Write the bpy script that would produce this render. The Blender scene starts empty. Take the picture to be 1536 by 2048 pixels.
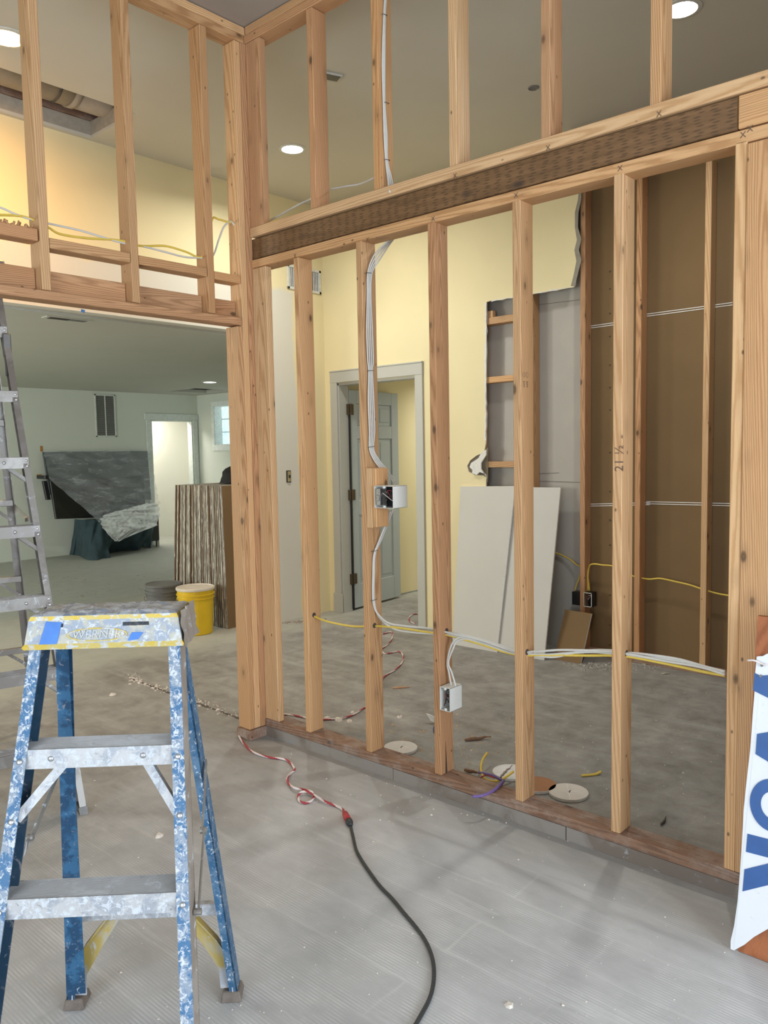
import bpy, bmesh, math, random
from math import radians, cos, sin, pi, sqrt
from mathutils import Vector as V3, Matrix, noise
random.seed(7)
S = bpy.context.scene
COL = S.collection

# ------------------------------------------------------------------ camera
F = 1583.0; CAMH = 1.475
yaw, pitch, roll = radians(41.83), radians(4.506), radians(-1.048)
_d = V3((cos(yaw)*cos(pitch), sin(yaw)*cos(pitch), -sin(pitch)))
_r = V3((sin(yaw), -cos(yaw), 0)); _u = _r.cross(_d)
CR = cos(roll)*_r + sin(roll)*_u; CU = -sin(roll)*_r + cos(roll)*_u
CP = V3((0, 0, CAMH))
cd = bpy.data.cameras.new('camera'); cam = bpy.data.objects.new('camera', cd); COL.objects.link(cam)
cam.matrix_world = Matrix(((CR.x, CU.x, -_d.x, 0), (CR.y, CU.y, -_d.y, 0), (CR.z, CU.z, -_d.z, CAMH), (0, 0, 0, 1)))
cd.sensor_fit = 'VERTICAL'; cd.sensor_height = 36; cd.lens = 36*F/2048; cd.clip_start = .05; cd.clip_end = 60
S.camera = cam

# ------------------------------------------------------------------ world, lights, exposure
S.view_settings.view_transform = 'Standard'; S.view_settings.look = 'None'
S.view_settings.exposure = 0.0; S.view_settings.gamma = 1.0; S.view_settings.use_curve_mapping = False
w = bpy.data.worlds.new('world'); S.world = w; w.use_nodes = True
w.node_tree.nodes['Background'].inputs[0].default_value = (.62, .75, .95, 1)
w.node_tree.nodes['Background'].inputs[1].default_value = 0.5

def area(name, loc, to, size, power, color, sy=None, spread=180):
    l = bpy.data.lights.new(name, 'AREA'); l.energy = power; l.color = color; l.size = size
    l.spread = radians(spread)
    if sy: l.shape = 'RECTANGLE'; l.size_y = sy
    o = bpy.data.objects.new(name, l); COL.objects.link(o); o.location = loc
    o.rotation_euler = (V3(to)-V3(loc)).to_track_quat('-Z', 'Y').to_euler(); return o

def disk(name, loc, size, power, color, spread=150):
    l = bpy.data.lights.new(name, 'AREA'); l.shape = 'DISK'; l.energy = power; l.color = color; l.size = size
    l.spread = radians(spread)
    o = bpy.data.objects.new(name, l); COL.objects.link(o); o.location = loc; return o

DAY = (.80, .90, 1.0)
area('window_daylight_back', (0.9, -3.15, 1.45), (1.3, 3, 1.0), 3.0, 205, DAY, 1.9)
area('window_daylight_left', (-3.15, 0.2, 1.45), (3, 1.0, 1.1), 3.0, 150, DAY, 1.9)
LW = (.97, .98, .92); WARM = (1.0, .52, .15)
disk('downlight_white_light', (3.93, 4.33, 3.585), .14, 25, LW, 160)
disk('downlight_right_light', (4.06, 1.60, 3.585), .14, 17, LW, 145)
disk('downlight_warm_light', (1.895, 4.245, 3.575), .14, 19, WARM, 145).rotation_euler = (radians(28), 0, 0)
disk('downlight_green_room_light', (6.58, 9.04, 2.40), .13, 9, (.93, 1, .93))
area('unseen_fill_green_room', (-1.5, 8.3, 1.5), (5, 8.6, 1.0), 2.6, 205, (.96, 1.0, .92), 1.6)  # added unseen fill for the far room; the left wall has no window
disk('beyond_room_light', (7.3, 11.9, 2.3), .5, 28, (1, .98, .92), 180)
area('window_daylight_block', (8.25, 10.6, 1.9), (5, 10.0, 0.8), .8, 18, (.8, .97, 1), .7)
disk('hall_light', (6.9, 4.55, 2.35), .3, 17, (1, 1, .9))

# ------------------------------------------------------------------ pixel -> real surface
def ray(x, y): return _d + CR*((x-768)/F) - CU*((y-1024)/F)
def on(ax, x, y, v):
    q = ray(x, y); return CP + q*((v-CP[ax])/q[ax])
def AX(x, y, v): return on(0, x, y, v)
def AY(x, y, v): return on(1, x, y, v)
def AZ(x, y, v=0.0): return on(2, x, y, v)
def APL(x, y, p0, n):
    q = ray(x, y); n = V3(n); return CP + q*(((V3(p0)-CP).dot(n))/q.dot(n))

# ------------------------------------------------------------------ materials
def nm(name):
    m = bpy.data.materials.new(name); m.use_nodes = True
    return m, m.node_tree, m.node_tree.nodes['Principled BSDF']
def nd(t, typ, **k):
    n = t.nodes.new(typ)
    for a, b in k.items():
        if a.startswith('i_'):
            key = a[2:]; key = int(key) if key.isdigit() else key
            n.inputs[key].default_value = b
        else: setattr(n, a, b)
    return n
def ramp(t, stops, src=None, interp='LINEAR'):
    r = t.nodes.new('ShaderNodeValToRGB'); r.color_ramp.interpolation = interp
    while len(r.color_ramp.elements) < len(stops): r.color_ramp.elements.new(.5)
    for e, (p, c) in zip(r.color_ramp.elements, stops):
        e.position = p; e.color = (c[0], c[1], c[2], 1) if not isinstance(c, (int, float)) else (c, c, c, 1)
    if src: t.links.new(src, r.inputs[0])
    return r
def mixc(t, fac, a, b, mode='MIX'):
    m = t.nodes.new('ShaderNodeMix'); m.data_type = 'RGBA'; m.blend_type = mode
    for k, v in ((0, fac), (6, a), (7, b)):
        if hasattr(v, 'links') or hasattr(v, 'is_linked'): t.links.new(v, m.inputs[k])
        elif k == 0: m.inputs[0].default_value = v
        else: m.inputs[k].default_value = (v[0], v[1], v[2], 1)
    return m.outputs[2]
def coords(t, kind='Object', scale=(1, 1, 1), rnd=False, rot=(0, 0, 0)):
    tc = t.nodes.new('ShaderNodeTexCoord'); mp = t.nodes.new('ShaderNodeMapping')
    mp.inputs['Scale'].default_value = scale; mp.inputs['Rotation'].default_value = rot
    t.links.new(tc.outputs[kind], mp.inputs['Vector'])
    if rnd:
        oi = t.nodes.new('ShaderNodeObjectInfo'); mu = nd(t, 'ShaderNodeMath', operation='MULTIPLY', i_1=37.0)
        t.links.new(oi.outputs['Random'], mu.inputs[0])
        cb = t.nodes.new('ShaderNodeCombineXYZ')
        for k in range(3): t.links.new(mu.outputs[0], cb.inputs[k])
        t.links.new(cb.outputs[0], mp.inputs['Location'])
    return mp.outputs[0]
def noi(t, vec, scale, detail=4, rough=.55, dist=0):
    n = nd(t, 'ShaderNodeTexNoise'); n.inputs['Scale'].default_value = scale; n.inputs['Detail'].default_value = detail
    n.inputs['Roughness'].default_value = rough; n.inputs['Distortion'].default_value = dist
    t.links.new(vec, n.inputs['Vector']); return n.outputs[0]
def bump(t, b, h, strength=.3, dist=.002):
    n = nd(t, 'ShaderNodeBump'); n.inputs['Strength'].default_value = strength; n.inputs['Distance'].default_value = dist
    t.links.new(h, n.inputs['Height']); t.links.new(n.outputs[0], b.inputs['Normal'])
def plain(name, c, rough=.5, metal=0, var=.12, scale=25, bmp=0, spec=None, trans=0):
    m, t, b = nm(name); v = coords(t); n = noi(t, v, scale)
    r = ramp(t, [(.25, [x*(1-var) for x in c]), (.75, [min(1, x*(1+var)) for x in c])], n)
    t.links.new(r.outputs[0], b.inputs['Base Color'])
    b.inputs['Roughness'].default_value = rough; b.inputs['Metallic'].default_value = metal
    if trans: b.inputs['Transmission Weight'].default_value = trans
    if spec is not None: b.inputs['Specular IOR Level'].default_value = spec
    if bmp: bump(t, b, n, bmp)
    return m
def emit(name, c, s):
    m, t, b = nm(name); b.inputs['Emission Color'].default_value = (*c, 1); b.inputs['Emission Strength'].default_value = s
    b.inputs['Base Color'].default_value = (*c, 1); return m

def wood(name, light, dark, knots=True, ring=75.0, wear=0.0, rough=.62):
    """softwood lumber; the long axis is the mesh's local Z"""
    m, t, b = nm(name)
    v = coords(t, rnd=True)
    stretch = nd(t, 'ShaderNodeMapping'); stretch.inputs['Scale'].default_value = (1, 1, .05); t.links.new(v, stretch.inputs[0])
    low = noi(t, stretch.outputs[0], 14, 3)
    oc = coords(t, 'Object'); oi = t.nodes.new('ShaderNodeObjectInfo')
    # ring centre moves with the board
    sx = nd(t, 'ShaderNodeMapRange', i_3=-.09, i_4=.09); t.links.new(oi.outputs['Random'], sx.inputs[0])
    cb = t.nodes.new('ShaderNodeCombineXYZ'); t.links.new(sx.outputs[0], cb.inputs[0])
    cb.inputs[1].default_value = .05
    ad = nd(t, 'ShaderNodeVectorMath', operation='ADD'); t.links.new(oc, ad.inputs[0]); t.links.new(cb.outputs[0], ad.inputs[1])
    # tilt the rings a bit so cathedral figures appear
    sp = nd(t, 'ShaderNodeMapping'); sp.inputs['Rotation'].default_value = (.035, .028, 0); t.links.new(ad.outputs[0], sp.inputs[0])
    lv = nd(t, 'ShaderNodeVectorMath', operation='SCALE'); cl = t.nodes.new('ShaderNodeCombineXYZ')
    t.links.new(low, cl.inputs[0]); t.links.new(low, cl.inputs[1]); lv.inputs['Scale'].default_value = .035
    t.links.new(cl.outputs[0], lv.inputs[0])
    a2 = nd(t, 'ShaderNodeVectorMath', operation='ADD'); t.links.new(sp.outputs[0], a2.inputs[0]); t.links.new(lv.outputs[0], a2.inputs[1])
    wv = nd(t, 'ShaderNodeTexWave', wave_type='RINGS', rings_direction='Z'); wv.inputs['Scale'].default_value = ring*.6
    wv.inputs['Distortion'].default_value = .6; wv.inputs['Detail'].default_value = 1
    t.links.new(a2.outputs[0], wv.inputs['Vector'])
    st2 = nd(t, 'ShaderNodeMapping'); st2.inputs['Scale'].default_value = (1, 1, .02); t.links.new(v, st2.inputs[0])
    fine = noi(t, st2.outputs[0], 420, 2)
    f1 = ramp(t, [(.1, 0.), (.55, .35), (.95, 1.)], wv.outputs[1])
    base = mixc(t, f1.outputs[0], light, dark)
    fr = ramp(t, [(.3, .80), (.7, 1.12)], fine); base = mixc(t, .55, base, fr.outputs[0], 'MULTIPLY')
    tint = noi(t, stretch.outputs[0], 5, 2)
    tr = ramp(t, [(.3, (1.0, .90, .80)), (.7, (1.0, 1.03, 1.06))], tint); base = mixc(t, .8, base, tr.outputs[0], 'MULTIPLY')
    pr = ramp(t, [(0, (.86, .80, .74)), (.5, (1, 1, 1)), (1, (1.1, 1.02, .9))], oi.outputs['Random']); base = mixc(t, .8, base, pr.outputs[0], 'MULTIPLY')
    if knots:
        kv = nd(t, 'ShaderNodeMapping'); kv.inputs['Scale'].default_value = (9, 9, 4.5); t.links.new(v, kv.inputs[0])
        vo = nd(t, 'ShaderNodeTexVoronoi'); vo.inputs['Scale'].default_value = 1; vo.inputs['Randomness'].default_value = 1
        t.links.new(kv.outputs[0], vo.inputs['Vector'])
        kr = ramp(t, [(.0, .85), (.05, 1.), (.09, .55), (.10, .25), (.19, .10), (.26, 0.)], vo.outputs['Distance'])
        base = mixc(t, kr.outputs[0], base, [x*.30 for x in dark])
        nv = nd(t, 'ShaderNodeMapping'); nv.inputs['Scale'].default_value = (17, 17, 10); t.links.new(v, nv.inputs[0])
        v2 = nd(t, 'ShaderNodeTexVoronoi'); v2.inputs['Scale'].default_value = 1; t.links.new(nv.outputs[0], v2.inputs['Vector'])
        k2 = ramp(t, [(.0, .9), (.045, .8), (.09, 0.)], v2.outputs['Distance'])
        base = mixc(t, k2.outputs[0], base, [x*.22 for x in dark])
    if wear:
        wn = noi(t, v, 9, 6, .7); wr = ramp(t, [(.45, 0.), (.7, wear)], wn)
        base = mixc(t, wr.outputs[0], base, (.42, .36, .32))
    t.links.new(base, b.inputs['Base Color']); b.inputs['Roughness'].default_value = rough
    b.inputs['Specular IOR Level'].default_value = .35
    bump(t, b, wv.outputs[1], .12, .001)
    return m
WOOD = wood('fir', (.60, .37, .195), (.44, .245, .115))
WOOD2 = wood('fir_pale', (.66, .44, .25), (.52, .31, .155), ring=60)
WOOD3 = wood('fir_red', (.55, .315, .17), (.39, .21, .105), ring=85)
WOODS = [WOOD, WOOD3, WOOD2, WOOD]
SILL = wood('sill_wood', (.30, .19, .135), (.20, .12, .085), wear=.6, rough=.8)
BOARD = wood('stained_board', (.36, .135, .06), (.27, .095, .04), knots=False, ring=30)

def beam_mat():
    m, t, b = nm('treated_beam'); v = coords(t, rnd=True)
    mp = nd(t, 'ShaderNodeMapping'); mp.inputs['Scale'].default_value = (1, 1, .08); t.links.new(v, mp.inputs[0])
    n = noi(t, mp.outputs[0], 60, 4)
    base = ramp(t, [(.3, (.13, .066, .026)), (.7, (.21, .11, .046))], n).outputs[0]
    mp2 = nd(t, 'ShaderNodeMapping'); mp2.inputs['Scale'].default_value = (100, 100, 20); t.links.new(v, mp2.inputs[0])
    vo = nd(t, 'ShaderNodeTexVoronoi'); vo.inputs['Scale'].default_value = 1; vo.inputs['Randomness'].default_value = .35; t.links.new(mp2.outputs[0], vo.inputs[0])
    r = ramp(t, [(.17, .8), (.34, 0.)], vo.outputs['Distance'])
    base = mixc(t, r.outputs[0], base, (.07, .036, .017))
    kv = nd(t, 'ShaderNodeMapping'); kv.inputs['Scale'].default_value = (8, 8, 4); t.links.new(v, kv.inputs[0])
    v3 = nd(t, 'ShaderNodeTexVoronoi'); v3.inputs['Scale'].default_value = 1; t.links.new(kv.outputs[0], v3.inputs[0])
    base = mixc(t, ramp(t, [(.05, .9), (.16, 0.)], v3.outputs['Distance']).outputs[0], base, (.05, .03, .02))
    t.links.new(base, b.inputs['Base Color']); b.inputs['Roughness'].default_value = .55
    return m
BEAM = beam_mat()

def concrete():
    m, t, b = nm('concrete'); v = coords(t, 'Object')
    big = noi(t, v, 1.1, 5, .6); mid = noi(t, v, 7, 8, .65, .4); fin = noi(t, v, 120, 3)
    mp = nd(t, 'ShaderNodeMapping'); mp.inputs['Scale'].default_value = (1, .22, 1); t.links.new(v, mp.inputs[0]); st = noi(t, mp.outputs[0], 9, 6, .7)
    c = ramp(t, [(.3, (.215, .205, .19)), (.5, (.29, .28, .265)), (.7, (.37, .36, .345))], mid).outputs[0]
    c = mixc(t, .7, c, ramp(t, [(.3, (.78, .77, .75)), (.65, (1.1, 1.1, 1.1))], big).outputs[0], 'MULTIPLY')
    c = mixc(t, .5, c, ramp(t, [(.3, .75), (.7, 1.15)], st).outputs[0], 'MULTIPLY')
    c = mixc(t, .3, c, ramp(t, [(.3, .8), (.7, 1.1)], fin).outputs[0], 'MULTIPLY')
    # thinset skim in the front room: pale film with plank ridges and trowel lines
    sx = t.nodes.new('ShaderNodeSeparateXYZ'); t.links.new(v, sx.inputs[0])
    wn = nd(t, 'ShaderNodeMath', operation='MULTIPLY_ADD', i_1=.5); t.links.new(mid, wn.inputs[0]); t.links.new(sx.outputs[0], wn.inputs[2])
    front = ramp(t, [(.0, 1.), (1., 0.)]); mr = nd(t, 'ShaderNodeMapRange', i_1=2.45, i_2=2.95, i_3=1., i_4=0.); t.links.new(wn.outputs[0], mr.inputs[0])
    wy = nd(t, 'ShaderNodeMath', operation='MULTIPLY_ADD', i_1=1.2); t.links.new(big, wy.inputs[0]); t.links.new(sx.outputs[1], wy.inputs[2])
    my = nd(t, 'ShaderNodeMapRange', i_1=2.9, i_2=4.1, i_3=1., i_4=.12); t.links.new(wy.outputs[0], my.inputs[0])
    fr = nd(t, 'ShaderNodeMath', operation='MULTIPLY'); t.links.new(mr.outputs[0], fr.inputs[0]); t.links.new(my.outputs[0], fr.inputs[1])
    t.nodes.remove(front)
    film = ramp(t, [(.25, (.42, .42, .425)), (.6, (.50, .50, .51)), (.85, (.56, .56, .57))], st).outputs[0]
    film = mixc(t, .45, film, ramp(t, [(.3, .75), (.7, 1.12)], mid).outputs[0], 'MULTIPLY')
    # planks run along Y, 0.18 wide
    bm_ = nd(t, 'ShaderNodeMapping'); bm_.inputs['Rotation'].default_value = (0, 0, radians(90)); bm_.inputs['Location'].default_value = (.05, .02, 0); t.links.new(v, bm_.inputs[0])
    wob = nd(t, 'ShaderNodeVectorMath', operation='SCALE'); wob.inputs['Scale'].default_value = .03
    nc = nd(t, 'ShaderNodeTexNoise'); nc.inputs['Scale'].default_value = 5; t.links.new(v, nc.inputs[0]); t.links.new(nc.outputs[1], wob.inputs[0])
    ab = nd(t, 'ShaderNodeVectorMath', operation='ADD'); t.links.new(bm_.outputs[0], ab.inputs[0]); t.links.new(wob.outputs[0], ab.inputs[1])
    br = nd(t, 'ShaderNodeTexBrick'); br.offset = .37; br.inputs['Scale'].default_value = 1; br.inputs['Brick Width'].default_value = .95; br.inputs['Row Height'].default_value = .18
    br.inputs['Mortar Size'].default_value = .009; br.inputs['Mortar Smooth'].default_value = 1.0
    br.inputs[1].default_value = (0, 0, 0, 1); br.inputs[2].default_value = (0, 0, 0, 1); br.inputs[3].default_value = (1, 1, 1, 1)
    t.links.new(ab.outputs[0], br.inputs[0])
    patch = ramp(t, [(.40, .0), (.62, .34)], big)
    rf = nd(t, 'ShaderNodeMath', operation='MULTIPLY'); t.links.new(br.outputs[1], rf.inputs[0]); t.links.new(patch.outputs[0], rf.inputs[1])
    film = mixc(t, rf.outputs[0], film, (.66, .66, .65))
    wv = nd(t, 'ShaderNodeTexWave', bands_direction='X'); wv.inputs['Scale'].default_value = 30; wv.inputs['Distortion'].default_value = 2.5; wv.inputs['Detail'].default_value = 2; wv.inputs['Detail Scale'].default_value = .4
    mpw = nd(t, 'ShaderNodeMapping'); mpw.inputs['Scale'].default_value = (1, .12, 1); mpw.inputs['Rotation'].default_value = (0, 0, .05); t.links.new(v, mpw.inputs[0]); t.links.new(mpw.outputs[0], wv.inputs[0])
    wm = nd(t, 'ShaderNodeMath', operation='MULTIPLY', i_1=.14); t.links.new(ramp(t, [(.42, 0.), (.62, 1.)], mid).outputs[0], wm.inputs[0])
    film = mixc(t, wm.outputs[0], film, wv.outputs[0], 'OVERLAY')
    def scuff(ang, sc, lo, hi, amt, col, src):
        m_ = nd(t, 'ShaderNodeMapping'); m_.inputs['Rotation'].default_value = (0, 0, ang); m_.inputs['Scale'].default_value = (1, .10, 1); t.links.new(v, m_.inputs[0])
        q_ = ramp(t, [(lo, 0.), (hi, amt)], noi(t, m_.outputs[0], sc, 6, .75, .3)); return mixc(t, q_.outputs[0], src, col)
    film = scuff(.35, 16, .56, .74, .55, (.66, .67, .68), film); film = scuff(-.5, 10, .58, .76, .5, (.34, .33, .33), film); film = scuff(1.1, 22, .62, .78, .4, (.68, .69, .70), film)
    c = scuff(.9, 5, .52, .72, .5, (.44, .435, .42), c); c = scuff(-.8, 7, .58, .75, .4, (.16, .15, .14), c)
    pw = nd(t, 'ShaderNodeTexVoronoi'); pw.inputs['Scale'].default_value = 34; t.links.new(v, pw.inputs[0])
    film = mixc(t, ramp(t, [(.025, .7), (.06, 0.)], pw.outputs['Distance']).outputs[0], film, (.74, .73, .72))
    c = mixc(t, fr.outputs[0], c, film)
    # green-grey skim in the far room
    mg = nd(t, 'ShaderNodeMapRange', i_1=5.35, i_2=5.8, i_3=0., i_4=.85); t.links.new(wy.outputs[0], mg.inputs[0])
    c = mixc(t, mg.outputs[0], c, mixc(t, mid, (.36, .37, .33), (.48, .48, .43)))
    # dark spatters
    sp = nd(t, 'ShaderNodeTexVoronoi'); sp.inputs['Scale'].default_value = 26; t.links.new(v, sp.inputs[0])
    sm = ramp(t, [(.02, .8), (.07, 0.)], sp.outputs['Distance']); spn = ramp(t, [(.55, 0.), (.68, 1.)], noi(t, v, 1.7, 2))
    sf = nd(t, 'ShaderNodeMath', operation='MULTIPLY'); t.links.new(sm.outputs[0], sf.inputs[0]); t.links.new(spn.outputs[0], sf.inputs[1])
    c = mixc(t, sf.outputs[0], c, (.10, .08, .07))
    t.links.new(c, b.inputs['Base Color']); b.inputs['Roughness'].default_value = .72; b.inputs['Specular IOR Level'].default_value = .3
    bump(t, b, mid, .12, .003)
    return m
CONC = concrete()

def paint(name, c, rough=.75, var=.03):
    return plain(name, c, rough, 0, var, 3)
YEL = plain('yellow_paint', (.80, .69, .42), .8, 0, .03, 2)
GREENW = plain('green_white_paint', (.635, .66, .585), .8, 0, .03, 2)
CEIL = plain('ceiling_paint', (.62, .58, .49), .85, 0, .03, 1.5)
CEILG = plain('ceiling_paint_far', (.50, .49, .42), .85, 0, .03, 1.5)
WHITEP = plain('white_trim_paint', (.47, .46, .41), .45, 0, .03, 3)
GREYP = plain('grey_door_paint', (.42, .46, .46), .4, 0, .03, 3)
CREAM = plain('cream_wall', (.82, .80, .70), .8, 0, .02, 2)
GREYDW = plain('grey_drywall_paper', (.43, .40, .36), .9, 0, .06, 4)
DWFACE = plain('drywall_sheet_face', (.56, .54, .50), .85, 0, .03, 3)
KRAFT = plain('kraft_paper', (.185, .112, .048), .85, 0, .07, 3)
GYPS = plain('gypsum', (.75, .73, .69), .9, 0, .1, 60, .3)
ALU = plain('aluminium', (.50, .50, .51), .42, .85, .12, 30)
STEELD = plain('dark_steel', (.12, .115, .11), .45, .7, .2, 40)
BRONZE = plain('bronze_hinge', (.10, .07, .04), .45, .6, .15, 40)
BLACK = plain('black_plastic', (.012, .012, .014), .35, 0, .1, 20)
DARK = plain('dark_void', (.05, .038, .03), .9, 0, .3, 10)
SCREEN = plain('screen_glass', (.01, .011, .013), .12, 0, .05, 5)
WCABLE = plain('white_cable_sheath', (.60, .58, .54), .5, 0, .04, 40)
YCABLE = plain('yellow_cable_sheath', (.70, .50, .08), .5, 0, .06, 40)
PVC = plain('white_box_plastic', (.68, .67, .63), .45, 0, .03, 20)
RED = plain('red_plastic', (.42, .035, .045), .45, 0, .1, 60)
CWHITE = plain('cord_white', (.70, .62, .60), .6, 0, .08, 60)
CRED = plain('cord_red', (.36, .04, .05), .6, 0, .15, 60)
CBLACK = plain('cord_black', (.025, .028, .03), .5, 0, .3, 60)
YPAIL = plain('yellow_pail_plastic', (.72, .48, .015), .42, 0, .08, 8)
WLID = plain('white_lid_plastic', (.66, .60, .52), .5, 0, .12, 15)
GPAIL = plain('grey_pail_plastic', (.12, .12, .118), .5, 0, .1, 8)
TEAL = plain('teal_fabric', (.035, .062, .072), .95, 0, .25, 9, .4)
PURPLE = plain('purple_wire', (.16, .10, .30), .5, 0, .1, 40)
ORTAPE = plain('orange_tape', (.45, .20, .04), .6, 0, .1, 20)
BTAPE = plain('blue_tape', (.045, .17, .52), .55, 0, .18, 30)
RUBBER = plain('rubber_foot', (.16, .13, .11), .8, 0, .3, 40)
NAIL = plain('nail_steel', (.35, .34, .33), .3, .9)
PENCIL = plain('pencil_mark', (.14, .085, .055), .8)
CHIP = plain('plaster_chip', (.66, .60, .54), .9, 0, .1, 60)
SHAV = plain('wood_shaving', (.62, .42, .22), .8, 0, .2, 90)
BARK = plain('splinter_wood', (.22, .12, .07), .8, 0, .2, 60)
HARD = plain('hardboard_brown', (.36, .165, .075), .6, 0, .08, 30)
DUCT = plain('duct_wrap', (.42, .36, .29), .6, 0, .1, 15)
MUD = plain('dried_mud', (.30, .24, .20), .9, 0, .2, 30)
CLOTH = plain('black_cloth', (.012, .012, .013), .9)
LAMP_W = emit('lamp_white', (1, 1, .97), 30); LAMP_Y = emit('lamp_warm', (1, .72, .28), 22); LAMP_G = emit('lamp_far', (.95, 1, .98), 6)

def wall_back_mat():
    m, t, b = nm('back_wall_paint'); v = coords(t); sx = t.nodes.new('ShaderNodeSeparateXYZ'); t.links.new(v, sx.inputs[0])
    n = noi(t, v, 2.2, 4)
    def edge(axis, a0, a1, amp):
        ad = nd(t, 'ShaderNodeMath', operation='MULTIPLY_ADD', i_1=amp); t.links.new(n, ad.inputs[0]); t.links.new(sx.outputs[axis], ad.inputs[2])
        mr = nd(t, 'ShaderNodeMapRange', i_1=a0, i_2=a1); t.links.new(ad.outputs[0], mr.inputs[0]); return mr.outputs[0]
    z = edge(2, 2.98, 3.02, .3); x = edge(0, 4.76, 4.79, .18)
    mx = nd(t, 'ShaderNodeMath', operation='MAXIMUM'); t.links.new(z, mx.inputs[0]); t.links.new(x, mx.inputs[1])
    c = mixc(t, mx.outputs[0], (.68, .65, .57), (.80, .69, .42))
    t.links.new(c, b.inputs['Base Color']); b.inputs['Roughness'].default_value = .8; return m
BACKW = wall_back_mat()

def splatter(name, base, under, amount=.5, metal=0, rough=.5, sc=22):
    """old paint drips over plastic or metal"""
    m, t, b = nm(name); v = coords(t)
    n1 = noi(t, v, sc, 8, .72, .8); n2 = noi(t, v, sc*.35, 5, .6, .5); n3 = noi(t, v, sc*3, 4, .7)
    c = mixc(t, ramp(t, [(.46, 0.), (.56, 1.)], n2).outputs[0], base, under)
    w = ramp(t, [(.62-.25*amount, 0.), (.68-.25*amount, 1.)], n1)
    white = mixc(t, n3, (.38, .41, .46), (.66, .69, .73))
    c = mixc(t, w.outputs[0], c, white)
    g = ramp(t, [(.60, 0.), (.66, .8)], noi(t, v, sc*.8, 6, .7, 1.2)); c = mixc(t, g.outputs[0], c, (.26, .25, .26))
    t.links.new(c, b.inputs['Base Color']); b.inputs['Roughness'].default_value = rough
    if metal:
        mm = nd(t, 'ShaderNodeMath', operation='MULTIPLY_ADD', i_1=-metal, i_2=metal); t.links.new(w.outputs[0], mm.inputs[0]); t.links.new(mm.outputs[0], b.inputs['Metallic'])
    bump(t, b, n1, .45, .002); return m
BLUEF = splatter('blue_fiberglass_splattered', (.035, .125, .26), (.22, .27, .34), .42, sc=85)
BLUEF2 = splatter('blue_fiberglass_web_shaded', (.014, .045, .085), (.03, .06, .10), .0, sc=40)  # web in shadow: its shade is put into this darker blue
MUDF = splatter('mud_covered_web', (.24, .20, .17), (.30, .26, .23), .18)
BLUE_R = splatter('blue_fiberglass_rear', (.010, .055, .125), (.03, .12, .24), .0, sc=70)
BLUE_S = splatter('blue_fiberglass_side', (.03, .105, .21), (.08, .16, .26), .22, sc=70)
CAPM = splatter('cap_plastic_splattered', (.27, .31, .38), (.42, .40, .33), .36, sc=75)
CAPY = splatter('cap_rim_yellow', (.60, .42, .05), (.55, .44, .14), .38, sc=45)
CAPTOP = splatter('cap_top_splattered', (.38, .36, .34), (.26, .30, .38), .62, sc=34)
ALUP = splatter('aluminium_splattered', (.50, .50, .51), (.36, .38, .42), .42, metal=.3, rough=.38, sc=60)
ALUS = splatter('aluminium_tread', (.50, .51, .53), (.42, .42, .43), .12, metal=.2, rough=.45, sc=26)
GLOSS2 = splatter('aluminium_old', (.23, .21, .195), (.31, .295, .28), .12, metal=.55, rough=.45, sc=14)

def sheet_edge():
    m, t, b = nm('sheet_edge_tape'); v = coords(t, rnd=True)
    mp = nd(t, 'ShaderNodeMapping'); mp.inputs['Scale'].default_value = (1, 1, .12); t.links.new(v, mp.inputs[0])
    n = noi(t, mp.outputs[0], 90, 3); oi = t.nodes.new('ShaderNodeObjectInfo')
    c = ramp(t, [(0, (.34, .32, .26)), (.3, (.56, .55, .48)), (.55, (.11, .06, .035)), (.66, (.50, .48, .42)), (.85, (.42, .40, .36))], oi.outputs['Random'], 'CONSTANT').outputs[0]
    c = mixc(t, ramp(t, [(.45, 0.), (.56, .75)], n).outputs[0], c, (.13, .11, .10))
    mp2 = nd(t, 'ShaderNodeMapping'); mp2.inputs['Scale'].default_value = (60, 60, 14); t.links.new(v, mp2.inputs[0])
    c = mixc(t, ramp(t, [(.60, 0.), (.66, .8)], noi(t, mp2.outputs[0], 1, 3)).outputs[0], c, (.62, .60, .55))
    t.links.new(c, b.inputs['Base Color']); b.inputs['Roughness'].default_value = .9; return m
SEDGE = sheet_edge()

def glassblock():
    m, t, b = nm('glass_block'); v = coords(t); n = noi(t, v, 22, 3, .6, 1.5)
    c = ramp(t, [(.35, (.50, .72, .74)), (.65, (.85, 1, 1))], n)
    t.links.new(c.outputs[0], b.inputs['Emission Color']); b.inputs['Emission Strength'].default_value = .95
    b.inputs['Base Color'].default_value = (.3, .4, .4, 1); b.inputs['Roughness'].default_value = .2; bump(t, b, n, .5, .01); return m
GBLOCK = glassblock()

def plastic(name, alpha, c):
    m, t, b = nm(name); v = coords(t); mp = nd(t, 'ShaderNodeMapping'); mp.inputs['Scale'].default_value = (1, 1, 3); t.links.new(v, mp.inputs[0])
    n = noi(t, mp.outputs[0], 5, 5, .6, 1.0)
    b.inputs['Base Color'].default_value = (*c, 1); b.inputs['Roughness'].default_value = .35
    r = ramp(t, [(.3, alpha*.7), (.55, alpha), (.72, min(1, alpha*1.7))], n); t.links.new(r.outputs[0], b.inputs['Alpha'])
    bump(t, b, n, .8, .03); return m
PLAS = plastic('plastic_sheeting', .30, (.60, .63, .65)); PLASW = plastic('plastic_sheeting_bunched', .85, (.78, .80, .79))

def banner():
    m, t, b = nm('banner_white'); v = coords(t); n = noi(t, v, 30, 6, .7)
    c = mixc(t, ramp(t, [(.62, 0.), (.72, .7)], n).outputs[0], (.74, .76, .80), (.42, .38, .34))
    t.links.new(c, b.inputs['Base Color']); b.inputs['Roughness'].default_value = .4; return m
BANNER = banner(); BLUEL = plain('banner_blue', (.03, .10, .30), .45, 0, .1, 20)

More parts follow.
